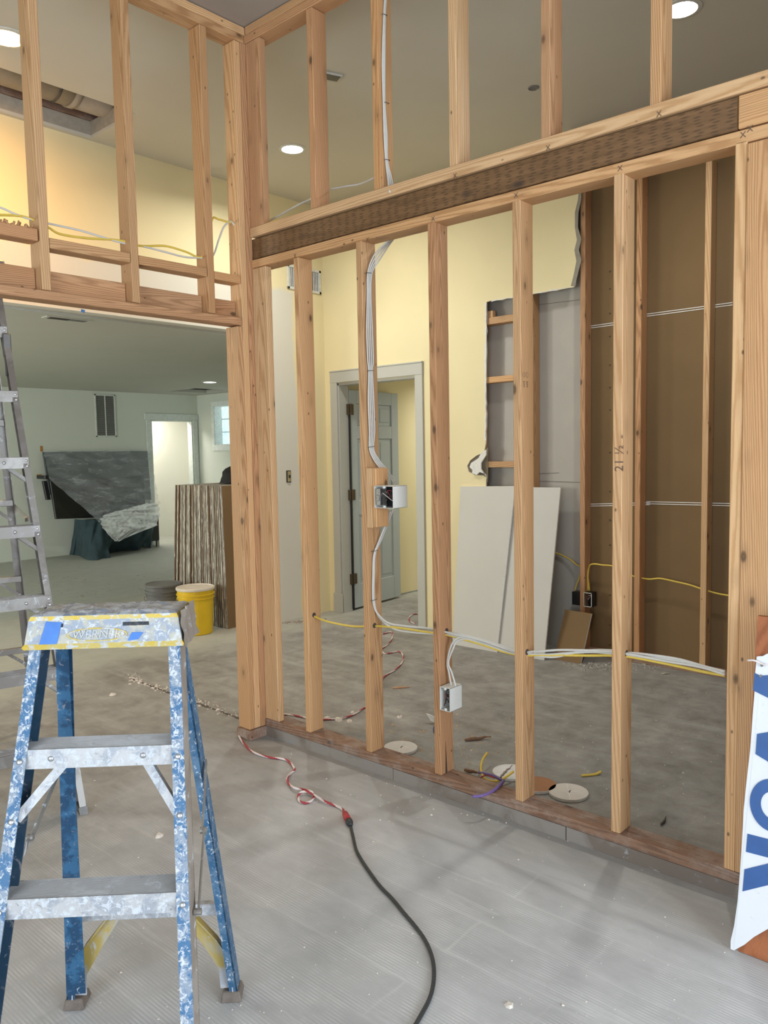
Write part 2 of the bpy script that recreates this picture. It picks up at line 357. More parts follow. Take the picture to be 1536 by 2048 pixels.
# ------------------------------------------------------------------ mesh helpers
ORG = {}
class MB:
    def __init__(s): s.v = []; s.f = []; s.m = []
    def add(s, vs, fs, mi=0):
        n = len(s.v); s.v += [V3(p) for p in vs]; s.f += [tuple(i+n for i in f) for f in fs]; s.m += [mi]*len(fs); return s
    def box(s, a, b, mi=0):
        x0, y0, z0 = [min(p, q) for p, q in zip(a, b)]; x1, y1, z1 = [max(p, q) for p, q in zip(a, b)]
        return s.add([(x0,y0,z0),(x1,y0,z0),(x1,y1,z0),(x0,y1,z0),(x0,y0,z1),(x1,y0,z1),(x1,y1,z1),(x0,y1,z1)],
                     [(0,3,2,1),(4,5,6,7),(0,1,5,4),(1,2,6,5),(2,3,7,6),(3,0,4,7)], mi)
    def obox(s, o, ax, ay, az, mi=0):
        o, ax, ay, az = V3(o), V3(ax), V3(ay), V3(az)
        vs = [o, o+ax, o+ax+ay, o+ay]; vs += [p+az for p in vs]
        fs = [(0,3,2,1),(4,5,6,7),(0,1,5,4),(1,2,6,5),(2,3,7,6),(3,0,4,7)]
        if ax.cross(ay).dot(az) < 0: fs = [f[::-1] for f in fs]
        return s.add(vs, fs, mi)
    def hexa(s, bot, top, mi=0):
        return s.add(list(bot)+list(top), [(0,3,2,1),(4,5,6,7),(0,1,5,4),(1,2,6,5),(2,3,7,6),(3,0,4,7)], mi)
    def prism(s, poly, vec, mi=0):
        n = len(poly); vec = V3(vec); vs = [V3(p) for p in poly]+[V3(p)+vec for p in poly]
        nrm = V3((0, 0, 0))
        for i in range(n): nrm += V3(poly[i]).cross(V3(poly[(i+1) % n]))
        fs = [tuple(range(n))[::-1], tuple(range(n, 2*n))]+[(i, (i+1) % n, (i+1) % n+n, i+n) for i in range(n)]
        if nrm.dot(vec) < 0: fs = [f[::-1] for f in fs]
        return s.add(vs, fs, mi)
    def tube(s, pts, r, seg=8, mi=0, cap=True, rr=None, twist=None):
        pts = [V3(p) for p in pts]; n = len(pts); base = len(s.v); up = None
        for i, p in enumerate(pts):
            t = (pts[min(i+1, n-1)]-pts[max(i-1, 0)]).normalized()
            if up is None: up = V3((0, 0, 1)) if abs(t.z) < .9 else V3((1, 0, 0))
            a = t.cross(up).normalized(); bb = a.cross(t).normalized(); up = bb
            R = rr[i] if rr else r
            for k in range(seg):
                an = 2*pi*k/seg; s.v.append(p+a*cos(an)*R+bb*sin(an)*R)
        for i in range(n-1):
            for k in range(seg):
                q = base+i*seg; s.f.append((q+k, q+(k+1) % seg, q+seg+(k+1) % seg, q+seg+k))
                s.m.append(mi if twist is None else twist(i, k))
        if cap:
            s.f.append(tuple(base+k for k in range(seg))[::-1]); s.f.append(tuple(base+(n-1)*seg+k for k in range(seg))); s.m += [mi, mi]
        return s
    def lathe(s, c, prof, seg=32, mi=0, axis=None):
        c = V3(c); base = len(s.v); n = len(prof)
        for r, z in prof:
            for k in range(seg):
                a = 2*pi*k/seg; s.v.append(c+V3((r*cos(a), r*sin(a), z)))
        for i in range(n-1):
            for k in range(seg):
                q = base+i*seg; s.f.append((q+k, q+(k+1) % seg, q+seg+(k+1) % seg, q+seg+k)); s.m.append(mi)
        s.f.append(tuple(base+k for k in range(seg))[::-1]); s.f.append(tuple(base+(n-1)*seg+k for k in range(seg))); s.m += [mi, mi]
        return s
    def build(s, name, mats, parent=None, origin=None, bev=0, smooth=False):
        if not isinstance(mats, (list, tuple)): mats = [mats]
        if parent is not None: og = ORG[parent.name] if origin is None else V3(origin)
        else: og = V3(origin) if origin is not None else V3((sum(p.x for p in s.v)/len(s.v), sum(p.y for p in s.v)/len(s.v), min(p.z for p in s.v)))
        me = bpy.data.meshes.new(name); me.from_pydata([tuple(p-og) for p in s.v], [], s.f)
        for m in mats: me.materials.append(m)
        for p, mi in zip(me.polygons, s.m): p.material_index = mi; p.use_smooth = smooth
        me.update()
        bm = bmesh.new(); bm.from_mesh(me); bmesh.ops.recalc_face_normals(bm, faces=bm.faces)
        if bev: bmesh.ops.bevel(bm, geom=list(bm.edges), offset=bev, segments=1, affect='EDGES', clamp_overlap=True)
        bm.to_mesh(me); bm.free()
        o = bpy.data.objects.new(name, me); COL.objects.link(o)
        if parent is not None: o.parent = parent; o.location = og-ORG[parent.name]
        else: o.location = og
        ORG[o.name] = og
        return o
def tag(o, label=None, cat=None, group=None, kind=None):
    if label: o['label'] = label
    if cat: o['category'] = cat
    if group: o['group'] = group
    if kind: o['kind'] = kind
    return o
def thing(name, loc, label, cat, group=None):
    o = bpy.data.objects.new(name, None); COL.objects.link(o); o.location = loc; o.empty_display_size = .05; ORG[o.name] = V3(loc)
    return tag(o, label, cat, group)
def struct(name, mb, mat, **k): return tag(mb.build(name, mat, origin=(0, 0, 0), **k), kind='structure')
def smooth_path(pts, n=8):
    P = [V3(p) for p in pts]; P = [P[0]*2-P[1]]+P+[P[-1]*2-P[-2]]; out = []
    for i in range(1, len(P)-2):
        a, b, c, d = P[i-1:i+3]
        for k in range(n):
            t = k/n; out.append(.5*((2*b)+(c-a)*t+(2*a-5*b+4*c-d)*t*t+(3*b-a-3*c+d)*t**3))
    out.append(P[-2]); return out

def lumber(name, a, b, u, w, tt, label, mat, cat='stud', group=None, bev=.0025, notch=None):
    """board from a to b (one lower corner edge), u = direction of width w, thickness tt along (b-a) x u; grain along local Z"""
    a, b, u = V3(a), V3(b), V3(u).normalized(); L = (b-a).length; z = (b-a).normalized(); u = (u-z*u.dot(z)).normalized(); v = z.cross(u)
    mb = MB(); hw, ht = w/2, tt/2
    mb.add([(-hw,-ht,0),(hw,-ht,0),(hw,ht,0),(-hw,ht,0),(-hw,-ht,L),(hw,-ht,L),(hw,ht,L),(-hw,ht,L)],
           [(0,3,2,1),(4,5,6,7),(0,1,5,4),(1,2,6,5),(2,3,7,6),(3,0,4,7)])
    o = mb.build(name, mat, origin=(0, 0, 0), bev=bev)
    M = Matrix(((u.x, v.x, z.x, 0), (u.y, v.y, z.y, 0), (u.z, v.z, z.z, 0), (0, 0, 0, 1)))
    o.matrix_world = Matrix.Translation(a+u*hw+v*ht) @ M; ORG[o.name] = a+u*hw+v*ht
    return tag(o, label, cat, group)
def child_world(name, mb, mat, parent, smooth=False, bev=0):
    """part of a rotated top-level mesh, given in world coordinates"""
    o = mb.build(name, mat, origin=(0, 0, 0), smooth=smooth, bev=bev); o.parent = parent
    M = parent.matrix_basis.inverted(); o.data.transform(M); return o
def text_child(txt, p, right, up, size, mat, parent, name='pencil_mark', ext=.0004, label=None):
    cu = bpy.data.curves.new('txt', 'FONT'); cu.body = txt; cu.size = size; cu.extrude = ext; cu.align_x = 'CENTER'; cu.align_y = 'CENTER'
    ob = bpy.data.objects.new('txt', cu); COL.objects.link(ob); dg = bpy.context.evaluated_depsgraph_get()
    me = bpy.data.meshes.new_from_object(ob.evaluated_get(dg)); COL.objects.unlink(ob); bpy.data.objects.remove(ob); bpy.data.curves.remove(cu)
    r = V3(right).normalized(); u = V3(up).normalized(); n = r.cross(u)
    W = Matrix(((r.x, u.x, n.x, p[0]), (r.y, u.y, n.y, p[1]), (r.z, u.z, n.z, p[2]), (0, 0, 0, 1)))
    me.transform(parent.matrix_basis.inverted() @ W); me.materials.clear(); me.materials.append(mat)
    o = bpy.data.objects.new(name, me); COL.objects.link(o); o.parent = parent
    if label: o['label'] = label
    return o

# ------------------------------------------------------------------ room shell
ZC = 3.62; ZN = 3.545; ZG = 2.44
XA = 2.58; YB = 3.17; X2 = 5.06; Y2 = 5.20; YG = 11.3; XG = 7.95
struct('floor', MB().box((-3.2, -3.2, -.1), (9, 14.2, 0)), CONC)
mb = MB(); mb.box((-3.2, -3.2, ZN), (XA+.089, YB+.089, ZN+.2)); struct('ceiling_front', mb, plain('ceiling_front_shaded', (.36, .31, .26), .9, 0, .03, 1.5))  # the near ceiling's shadow is painted in as a darker brown
HX0, HX1, HY0, HY1 = 1.2, 2.85, 4.59, 5.16
mb = MB()
mb.box((-1.2, YB+.089, ZC), (HX0, Y2, ZC+.02)).box((HX0, YB+.089, ZC), (HX1, HY0, ZC+.02)).box((HX0, HY1, ZC), (HX1, Y2, ZC+.02))
mb.box((HX1, YB+.089, ZC), (X2+.1, Y2, ZC+.02)).box((XA+.089, .2, ZC), (X2+.1, YB+.089, ZC+.02))
struct('ceiling', mb, CEIL)
# framed hole above: box sides, duct, joist
mb = MB(); h = .11
mb.box((HX0, HY1, ZC+.0205), (HX1, HY1+.015, ZC+h)).box((HX1, HY0, ZC+.0205), (HX1+.015, HY1, ZC+h)).box((HX0, HY0-.015, ZC+.021), (HX1, HY0, ZC+h)).box((HX0-.015, HY0, ZC+.021), (HX0, HY1, ZC+h))
struct('trim_1', mb, plain('shaft_board', (.40, .35, .28), .9))
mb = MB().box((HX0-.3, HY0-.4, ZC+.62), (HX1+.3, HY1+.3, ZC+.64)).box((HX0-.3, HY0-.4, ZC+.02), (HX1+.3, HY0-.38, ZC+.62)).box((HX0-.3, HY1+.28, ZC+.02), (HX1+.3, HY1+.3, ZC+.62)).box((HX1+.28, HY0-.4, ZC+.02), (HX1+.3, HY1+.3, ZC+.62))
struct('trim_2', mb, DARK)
lumber('ceiling_joist', (HX0, HY1+.02, ZC+.112), (HX1+.25, HY1+.02, ZC+.112), (0, 0, 1), .235, .038, 'rough brown joist seen inside the ceiling opening beside the duct', SILL, 'joist')
mb = MB(); mb.tube([(HX0-.1, 4.96, ZC+.235), (2.62, 4.96, ZC+.235)], .15, 28); mb.tube([(2.60, 4.96, ZC+.235), (2.64, 4.96, ZC+.235)], .158, 28); mb.tube([(2.64, 4.96, ZC+.235), (3.05, 4.96, ZC+.235)], .15, 28)
du = tag(mb.build('air_duct', DUCT, smooth=True), 'fat grey-tan round duct running inside the ceiling opening', 'duct')
tag(MB().tube([(2.50, 4.96, ZC+.235), (2.512, 4.96, ZC+.235)], .156, 28).build('strap', STEELD, du, smooth=True), 'dark strap')

# back wall of the yellow room (also the lintel over the wide opening)
mb = MB(); mb.box((-1.2, Y2, 2.456), (4.16, Y2+.13, ZC+.05)); mb.box((4.16, Y2, 0), (8.2, Y2+.13, ZC+.05)); struct('wall_back', mb, BACKW)
struct('wall_left', MB().box((-1.3, YB+.09, 0), (-1.2, Y2, ZC+.02)), YEL)
struct('wall_near', MB().box((XA+.089, .1, 0), (X2+.15, .2, ZC+.02)), KRAFT)
# yellow wall with door and torn hole (front face x = X2-.015)
Xf = X2-.016
rnd = random.Random(3)
def jag(a, b, n, amp):
    a, b = V3(a), V3(b); out = []
    for i in range(n): t = i/n; p = a.lerp(b, t); out.append(p+V3((0, rnd.uniform(-amp, amp), rnd.uniform(-amp, amp)) if i else V3((0, 0, 0))))
    return out
DY0, DY1, DZ = 4.135, 5.045, 2.07   # door opening
def ypoly(pts): return [V3((Xf, p[0], p[1])) for p in pts]
hole_l = AX(972, 800, Xf).y; hole_top = 2.545; hole_r = AX(1157, 480, Xf).y
poly = []
poly += [V3((Xf, Y2, 0)), V3((Xf, Y2, ZC)), V3((Xf, hole_r+.05, ZC))]
tear = [(1158, 380), (1160, 398), (1153, 425), (1152, 455), (1158, 478), (1154, 500), (1160, 520), (1152, 548), (1150, 570)]
poly += [AX(x, y, Xf) for x, y in tear]
a = AX(1148, 574, Xf); b = AX(973, 604, Xf)
poly += jag(a, b, 16, .006)+jag(b, AX(972, 895, Xf), 26, .006)
poly += [AX(x, y, Xf) for x, y in ((968, 905), (953, 911), (940, 921), (934, 932), (938, 944), (950, 950), (966, 951), (973, 955))]
poly += jag(AX(972, 960, Xf), V3((Xf, hole_l, .0)), 20, .004)+[V3((Xf, hole_l, 0))]
poly += [V3((Xf, DY0, 0)), V3((Xf, DY0, DZ)), V3((Xf, DY1, DZ)), V3((Xf, DY1, 0))]
mb = MB(); mb.prism(poly, (.013, 0, 0), 0)
for i in range(len(mb.m)):   # cut edges show gypsum
    if i >= 2: mb.m[i] = 1
struct('wall_right', mb, [YEL, GYPS])
# torn paper and gypsum lip along the tear
mb = MB(); prev = None
lip = [AX(x, y, Xf-.001) for x, y in ((1150, 572), (1156, 548), (1163, 520), (1158, 500), (1163, 478), (1156, 455), (1157, 425), (1163, 398), (1163, 382))]
inn = [AX(x, y, Xf-.001) for x, y in ((1142, 572), (1148, 548), (1153, 522), (1149, 500), (1154, 480), (1150, 455), (1150, 425), (1156, 400), (1158, 382))]
for i in range(len(lip)-1): mb.prism([lip[i], lip[i+1], inn[i+1], inn[i]], (-.002, 0, 0), 1)
e1 = jag(AX(973, 606, Xf-.001), AX(972, 890, Xf-.001), 30, .004); e2 = [p+V3((0, .007+rnd.random()*.010, 0)) for p in e1]
for i in range(len(e1)-1): mb.prism([e1[i], e1[i+1], e2[i+1], e2[i]], (-.002, 0, 0))
e1 = jag(AX(1146, 575, Xf-.001), AX(975, 604, Xf-.001), 20, .003); e2 = [p+V3((0, 0, .002+rnd.random()*.010)) for p in e1]
for i in range(len(e1)-1): mb.prism([e1[i], e1[i+1], e2[i+1], e2[i]], (-.002, 0, 0))
struct('trim_3', mb, [GYPS, plain('torn_paper', (.30, .27, .22), .9)])
# bulge of torn board at the left of the hole
bl = [AX(x, y, Xf-.02) for x, y in ((972, 899), (962, 906), (957, 916), (950, 921), (942, 926), (939, 934), (945, 940), (944, 946), (953, 950), (959, 944), (970, 948), (972, 953), (962, 938), (962, 926), (972, 910))]
struct('trim_11', MB().prism([AX(x, y, Xf+.012) for x, y in ((976, 895), (930, 915), (928, 950), (976, 965))], (.004, 0, 0)), plain('torn_paper_backing', (.22, .18, .12), .9))
tag(MB().prism(bl, (.012, 0, 0)).build('torn_drywall_flap', GYPS), 'crumbled white gypsum flap curling at the left edge of the wall hole', 'drywall flap')
# back of the next room's drywall, seen through hole and closet studs
XK = X2+.095
struct('wall_cavity', MB().box((XK, 2.665, 0), (XK+.012, 4.0, ZC)), GREYDW)
mb = MB().box((XK, .2, 0), (XK+.012, 2.665, ZC))
def onk(x, y): return AX(x, y, XK-.001)
for (x0, y0, x1, y1) in ((1180, 653, 1230, 646), (1294, 629, 1465, 606), (1178, 1009, 1300, 1006), (1293, 1004, 1465, 1008)):
    for dz in (0, -.014):
        a, b = onk(x0, y0), onk(x1, y1); a.z += dz; b.z += dz
        mb.prism([a, b, b+V3((0, 0, .005)), a+V3((0, 0, .005))], (-.0015, 0, 0), 1)
for y in (543, 578, 627, 673, 730, 775, 820, 905, 983, 1040, 1090, 1130, 1190, 1250, 1290):   # screw points
    p = onk(1220, y); mb.box((p.x-.003, p.y-.004, p.z-.004), (p.x, p.y+.004, p.z+.004), 2)
struct('wall_closet', mb, [KRAFT, GYPS, DARK])
mb = MB()
for x0, y0, x1, y1 in ((1068, 611, 1160, 600), (1066, 948, 1118, 946), (1062, 962, 1160, 965)):
    a, b = onk(x0, y0), onk(x1, y1); mb.prism([a, b, b+V3((0, 0, .003)), a+V3((0, 0, .003))], (-.0015, 0, 0))
struct('trim_4', mb, plain('score_line', (.16, .14, .12), .9))

# door casing in the yellow wall
mb = MB(); xc = Xf-.018
mb.box((xc, DY0-.075, 0), (Xf, DY0+.005, DZ+.01)).box((xc, DY1-.005, 0), (Xf, DY1+.075, DZ+.01))
mb.box((xc-.002, DY0-.076, DZ+.005), (Xf, DY1+.076, DZ+.100)); mb.box((xc-.006, DY0-.078, DZ+.100), (Xf, DY1+.080, DZ+.112))
mb.box((Xf, DY0-.001, 0), (Xf+.12, DY0+.018, DZ)).box((Xf, DY1-.018, 0), (Xf+.12, DY1+.001, DZ)).box((Xf, DY0, DZ-.018), (Xf+.12, DY1, DZ+.001))
mb.box((xc-.008, DY1-.03, 0), (xc, DY1+.085, .18))
struct('trim_5', mb, WHITEP, bev=.002)
# rear hall behind the door
struct('wall_hall', MB().box((8.1, 3.7, 0), (8.2, Y2, 2.7)).box((XK+.012, 3.7, 0), (8.1, 3.8, 2.7)), CREAM)
struct('ceiling_hall', MB().box((XK+.012, 3.7, 2.5), (8.2, Y2, 2.52)), CREAM)
struct('baseboard_hall', MB().box((X2+.12, Y2-.012, 0), (8.1, Y2, .012)), plain('dusty_gap', (.3, .3, .28), .9))

# open six-panel door leaf
Hh = V3((Xf+.125, DY1-.022, .018)); fe = AZ(807, 1190, .018); dx = (fe-Hh); dx.z = 0; dl = .76; dx.normalize(); dn = V3((dx.y, -dx.x, 0))
do = thing('door_leaf', Hh, 'grey six-panel door leaf standing open behind the yellow wall', 'door')
mb = MB(); up = V3((0, 0, 1)); T = .035; H = 2.0
st_ = [(0, .11), (.325, .435), (.65, .76)]; rl = [(0, .22), (.86, 1.0), (1.56, 1.68), (1.88, 2.0)]
for a, b in st_: mb.obox(Hh+dx*a, dx*(b-a), -dn*T, up*H)
for (sa, sb) in ((.11, .325), (.435, .65)):
    for a, b in rl: mb.obox(Hh+dx*sa+up*a, dx*(sb-sa), -dn*T, up*(b-a))
    for za, zb in ((.22, .86), (1.0, 1.56), (1.68, 1.88)): mb.obox(Hh+dx*sa+up*za-dn*.012, dx*(sb-sa), -dn*(T-.024), up*(zb-za))
mb.build('slab', GREYP, do, bev=.003)
for (sa, sb) in ((.11, .325), (.435, .65)):
    for za, zb in ((.22, .86), (1.0, 1.56), (1.68, 1.88)):
        m2 = MB(); m2.obox(Hh+dx*(sa+.035)+up*(za+.035)-dn*.006, dx*(sb-sa-.07), -dn*.012, up*(zb-za-.07)); m2.build('raised_panel', GREYP, do, bev=.004)
for (x, y) in ((703, 817), (707, 992), (710, 1164)):
    p = AX(x, y, Xf+.01); m2 = MB(); q = V3((Xf+.004, DY1-.022, p.z))
    m2.box((q.x+.085, q.y-.012, q.z-.048), (q.x+.165, q.y+.004, q.z+.048)); m2.tube([q+V3((.122, -.014, -.05)), q+V3((.122, -.014, .05))], .008, 10)
    tag(m2.build('hinge', BRONZE, do, bev=.001), 'dark bronze hinge')
m2 = MB(); m2.box((Xf+.112, DY1-.036, 0.02), (Xf+.126, DY1-.0185, 1.86)); m2.build('gap_shade', BLACK, do)  # black strip put in for the dark gap along the hinges

# green room
mb = MB(); dxa, dxb, dz = 7.05, 7.84, 2.02
mb.box((-2, YG, 0), (dxa, YG+.12, ZG)).box((dxb, YG, 0), (8.1, YG+.12, ZG)).box((dxa, YG, dz), (dxb, YG+.12, ZG)); struct('wall_green_back', mb, GREENW)
wy0, wy1, wz0, wz1 = 9.75, 10.83, 1.60, 2.24
mb = MB(); mb.box((XG, Y2+.13, 0), (XG+.25, wy0, ZG)).box((XG, wy1, 0), (XG+.25, YG, ZG)).box((XG, wy0, 0), (XG+.25, wy1, wz0)).box((XG, wy0, wz1), (XG+.25, wy1, ZG)); struct('wall_green_right', mb, GREENW)
struct('wall_green_left', MB().box((-2.1, Y2+.13, 0), (-2, YG, ZG)), GREENW)
ax0, ax1, ay0, ay1 = 7.05, 7.75, 10.05, 10.75
mb = MB(); mb.box((-2, Y2+.13, ZG), (XG, ay0, ZG+.05)).box((-2, ay1, ZG), (XG, YG, ZG+.05)).box((-2, ay0, ZG), (ax0, ay1, ZG+.05)).box((ax1, ay0, ZG), (XG, ay1, ZG+.05)); struct('ceiling_green', mb, CEILG)
mb = MB().box((ax0-.1, ay0-.1, ZG+.3), (ax1+.1, ay1+.1, ZG+.32)).box((ax0-.02, ay0-.02, ZG+.05), (ax0, ay1+.02, ZG+.3)).box((ax1, ay0-.02, ZG+.05), (ax1+.02, ay1+.02, ZG+.3)).box((ax0, ay0-.02, ZG+.05), (ax1, ay0, ZG+.3)).box((ax0, ay1, ZG+.05), (ax1, ay1+.02, ZG+.3))
struct('trim_6', mb, DARK)
mb = MB(); c = .09
mb.box((dxa-c, YG-.018, 0), (dxa, YG, dz)).box((dxb, YG-.018, 0), (dxb+c, YG, dz)).box((dxa-c-.025, YG-.022, dz), (dxb+c+.01, YG, dz+.10))
mb.box((dxa, YG, 0), (dxa+.02, YG+.12, dz)).box((dxb-.02, YG, 0), (dxb, YG+.12, dz)).box((dxa, YG, dz-.02), (dxb, YG+.12, dz))
struct('trim_7', mb, plain('far_door_trim', (.66, .70, .66), .5), bev=.002)
struct('wall_beyond', MB().box((6.2, 12.35, 0), (8.6, 12.45, 2.44)).box((6.1, YG+.12, 0), (6.2, 13.4, 2.44)).box((8.6, YG+.12, 0), (8.7, 13.4, 2.44)), CREAM)
struct('ceiling_beyond', MB().box((6.1, YG+.12, 2.44), (8.7, 13.4, 2.5)), CREAM)
# glass block window
mb = MB(); mb.box((XG-.015, wy0-.07, wz0-.09), (XG, wy1+.07, wz0)).box((XG-.015, wy0-.07, wz1), (XG, wy1+.07, wz1+.07)).box((XG-.015, wy1, wz0), (XG, wy1+.07, wz1)).box((XG-.015, wy0-.07, wz0), (XG, wy0, wz1))
mb.box((XG-.005, wy1-.012, wz0), (XG+.14, wy1+.0, wz1)).box((XG-.005, wy0, wz0), (XG+.14, wy1, wz0+.012)).box((XG-.005, wy0, wz0), (XG+.14, wy0+.012, wz1)).box((XG-.005, wy0, wz1-.012), (XG+.14, wy1, wz1))
wf = struct('window_1', mb, plain('window_trim', (.74, .78, .75), .5))
n = 5; st = (wy1-wy0)/n; zt = (wz1-wz0)/3
for i in range(n):
    for j in range(3):
        m2 = MB().box((XG+.14, wy0+i*st+.006, wz0+j*zt+.006), (XG+.20, wy0+(i+1)*st-.006, wz0+(j+1)*zt-.006)); m2.build('glass_block', GBLOCK, wf, bev=.006)
MB().box((XG+.15, wy0, wz0), (XG+.19, wy1, wz1)).build('mortar_grid', plain('mortar', (.2, .28, .28), .8), wf)

# front room walls behind the viewer with their two windows
mb = MB(); mb.box((-3.2, -3.3, 0), (-1.0, -3.2, ZN)).box((2.8, -3.3, 0), (5.2, -3.2, ZN)).box((-1.0, -3.3, 0), (2.8, -3.2, .45)).box((-1.0, -3.3, 2.5), (2.8, -3.2, ZN)); struct('wall_front_south', mb, CREAM)
struct('wall_front_east', MB().box((XA+.005, -3.2, 0), (XA+.085, .295, ZN)), CREAM)
mb = MB(); mb.box((-3.3, -3.2, 0), (-3.2, -1.2, ZN)).box((-3.3, 1.8, 0), (-3.2, 4, ZN)).box((-3.3, -1.2, 0), (-3.2, 1.8, .45)).box((-3.3, -1.2, 2.5), (-3.2, 1.8, ZN)); struct('wall_front_west', mb, CREAM)

# ------------------------------------------------------------------ partition A (studs, plates, beam)
zp = .090
y_end = .55
lumber('bottom_plate', (XA-.004, YB-.012, .052), (XA-.004, .30, .052), (1, 0, 0), .093, .038, 'dusty brown bottom plate running under the lower studs', SILL, 'plate')
mb = MB()
ys = [YB-.012, 2.28, 1.42, .30]
mb.box((XA-.002, ys[0], 0), (XA+.085, ys[1]+.002, .051)).box((XA-.004, ys[1]-.002, 0), (XA+.085, ys[2]+.002, .051)).box((XA-.002, ys[2]-.002, 0), (XA+.085, ys[3], .051))
struct('trim_8', mb, SILLT := splatter('curb_tile', (.27, .24, .215), (.18, .145, .12), .02, sc=7))
tops = {}
def ptop(y, which):   # gentle slope of the plates measured from the photo
    L, R = which; t = (3.17-y)/(3.17-.8); return L+(R-L)*t
ST = [('s', 2.700), ('s', 2.428), ]
studs = [(588, 2.838, 'knotty stud next to the corner with a yellow cable leaving its hole'),
         (710, 2.430, 'stud carrying the white switch box and the vertical cable run'),
         (858, 2.028, 'stud with a split foot and the low white outlet box'),
         (1030, 1.626, 'stud with black grade stamp and a swirling grain, in front of the wall hole'),
         (1224, 1.224, 'stud with a pencilled measurement at eye height'),
         (1450, .830, 'stud doubled against the wide end post at the right')]
stud_o = {}
for k, (px_, y0, lab) in enumerate(studs):
    zt_ = 2.385
    m = [WOOD, WOOD, WOOD3, WOOD, WOOD2, WOOD2][k]
    o = lumber('stud', (XA, y0-.0175, zp), (XA, y0-.0175, zt_), (1, 0, 0), .089, .035, lab, m, 'stud', 'lower studs of the long partition')
    stud_o[px_] = o
P0 = V3((XA, YB-.005, 2.387)); P1 = V3((XA, .30, 2.377))
lp = lumber('top_plate', P0, P1, (1, 0, 0), .089, .040, 'pale plate with pencil crosses lying on the lower studs', WOOD, 'plate')
bmz = (2.452, 2.420)
bo = lumber('header_beam', (XA+.012, YB+.06, 2.434), (XA+.004, .842, 2.424), (1, 0, 0), .075, .098, 'dark incised treated beam between the two plates of the long partition', BEAM, 'beam')
up_ = lumber('upper_plate', (XA-.006, YB-.005, 2.538), (XA-.006, .30, 2.524), (1, 0, 0), .095, .045, 'pale plate on top of the dark beam carrying the upper studs', WOOD2, 'plate')
lumber('beam_end_block', (XA, .840, 2.424), (XA, .30, 2.423), (1, 0, 0), .089, .098, 'light wood block filling the right end of the dark beam', WOOD, 'block')
lumber('end_post', (XA-.004, .672, .092), (XA-.004, .672, 2.374), (1, 0, 0), .10, .1395, 'wide knotty end post at the right edge behind the leaning sign', WOOD, 'post')
lumber('end_stud', (XA, .628, .092), (XA, .628, 2.374), (1, 0, 0), .089, .04, 'narrow stud just right of the wide end post', WOOD3, 'stud')
# upper studs
ups = [(2.728, 'upper stud left of the vertical cable bundle, near the corner'), (2.334, 'upper stud that carries the stapled cable bundle'),
       (1.931, 'upper stud third from the corner, pale shiny side'), (1.521, 'upper stud fourth from the corner, broad flat face'), (1.118, 'upper stud below the right ceiling lamp, chipped foot')]
ups_o = []
for k, (yl, lab) in enumerate(ups):
    zb = 2.583-.006*k*.5
    ups_o.append(lumber('stud', (XA, yl-.037, zb), (XA, yl-.037, 3.462), (1, 0, 0), .089, .037, lab, [WOOD3, WOOD, WOOD2, WOOD3, WOOD][k], 'stud', 'upper studs of the long partition'))
for k, (z, lab) in enumerate(((3.464, 'lower top plate under the ceiling over the long partition'), (3.503, 'upper top plate against the ceiling over the long partition'))):
    lumber('ceiling_plate', (XA, YB+.08-k*.088, z), (XA, .3, z), (1, 0, 0), .089, .038, lab, [WOOD3, WOOD][k], 'plate')
# corner backing studs on the partition side
def vboard(name, x0, x1, y0, y1, z0, z1, lab, mat, cat='stud', group=None):
    hx, hy, L = (x1-x0)/2, (y1-y0)/2, z1-z0
    mb = MB(); mb.box((-hx, -hy, 0), (hx, hy, L)); o = mb.build(name, mat, origin=(0, 0, 0), bev=.0025)
    o.location = ((x0+x1)/2, (y0+y1)/2, z0); ORG[o.name] = V3(o.location); return tag(o, lab, cat, group)
vboard('corner_stud', XA+.002, XA+.040, 3.062, 3.165, zp, 2.385, 'flat corner stud below the beam, right of the dark corner gap', WOOD2)
vboard('corner_stud', XA+.002, XA+.040, 3.062, 3.165, 2.584, 3.462, 'flat corner stud above the beam, right of the corner posts', WOOD3)

# ------------------------------------------------------------------ partition B (wide header on the left)
vboard('jack_stud', 2.480, 2.516, YB, YB+.09, .052, 2.095, 'leftmost post member under the wide header, its jack stud', WOOD)
vboard('king_stud', 2.5165, 2.5525, YB, YB+.09, .052, 3.462, 'full-height king stud right beside the header end', WOOD2)
vboard('king_stud', 2.553, 2.590, YB-.004, YB+.09, .052, 3.462, 'reddish full-height stud against the beam, last of the corner posts', WOOD3)
mb = MB().box((2.468, YB-.012, 0), (2.588, YB+.095, .050)); tag(mb.build('plate_block', [SILL], bev=.002), 'green-grey treated block under the corner posts', 'block')
mb = MB().box((2.590, YB-.014, .0), (2.602, YB-.004, .085)); tag(mb.build('metal_shim', NAIL, bev=.001), 'shiny metal strip wedged in the corner at the floor', 'shim')
bs = [(1.108, 'stud over the header just outside'), (1.511, 'header stud nearest the warm lamp, left in view'), (1.914, 'header stud in the middle, right of the ceiling opening'), (2.318, 'header stud nearest the corner posts')]
for k, (x0, lab) in enumerate(bs[1:]):
    vboard('cripple_stud', x0, x0+.038, YB, YB+.089, 2.141, 3.462, lab, [WOOD2, WOOD, WOOD][k], 'stud', 'studs above the wide header')
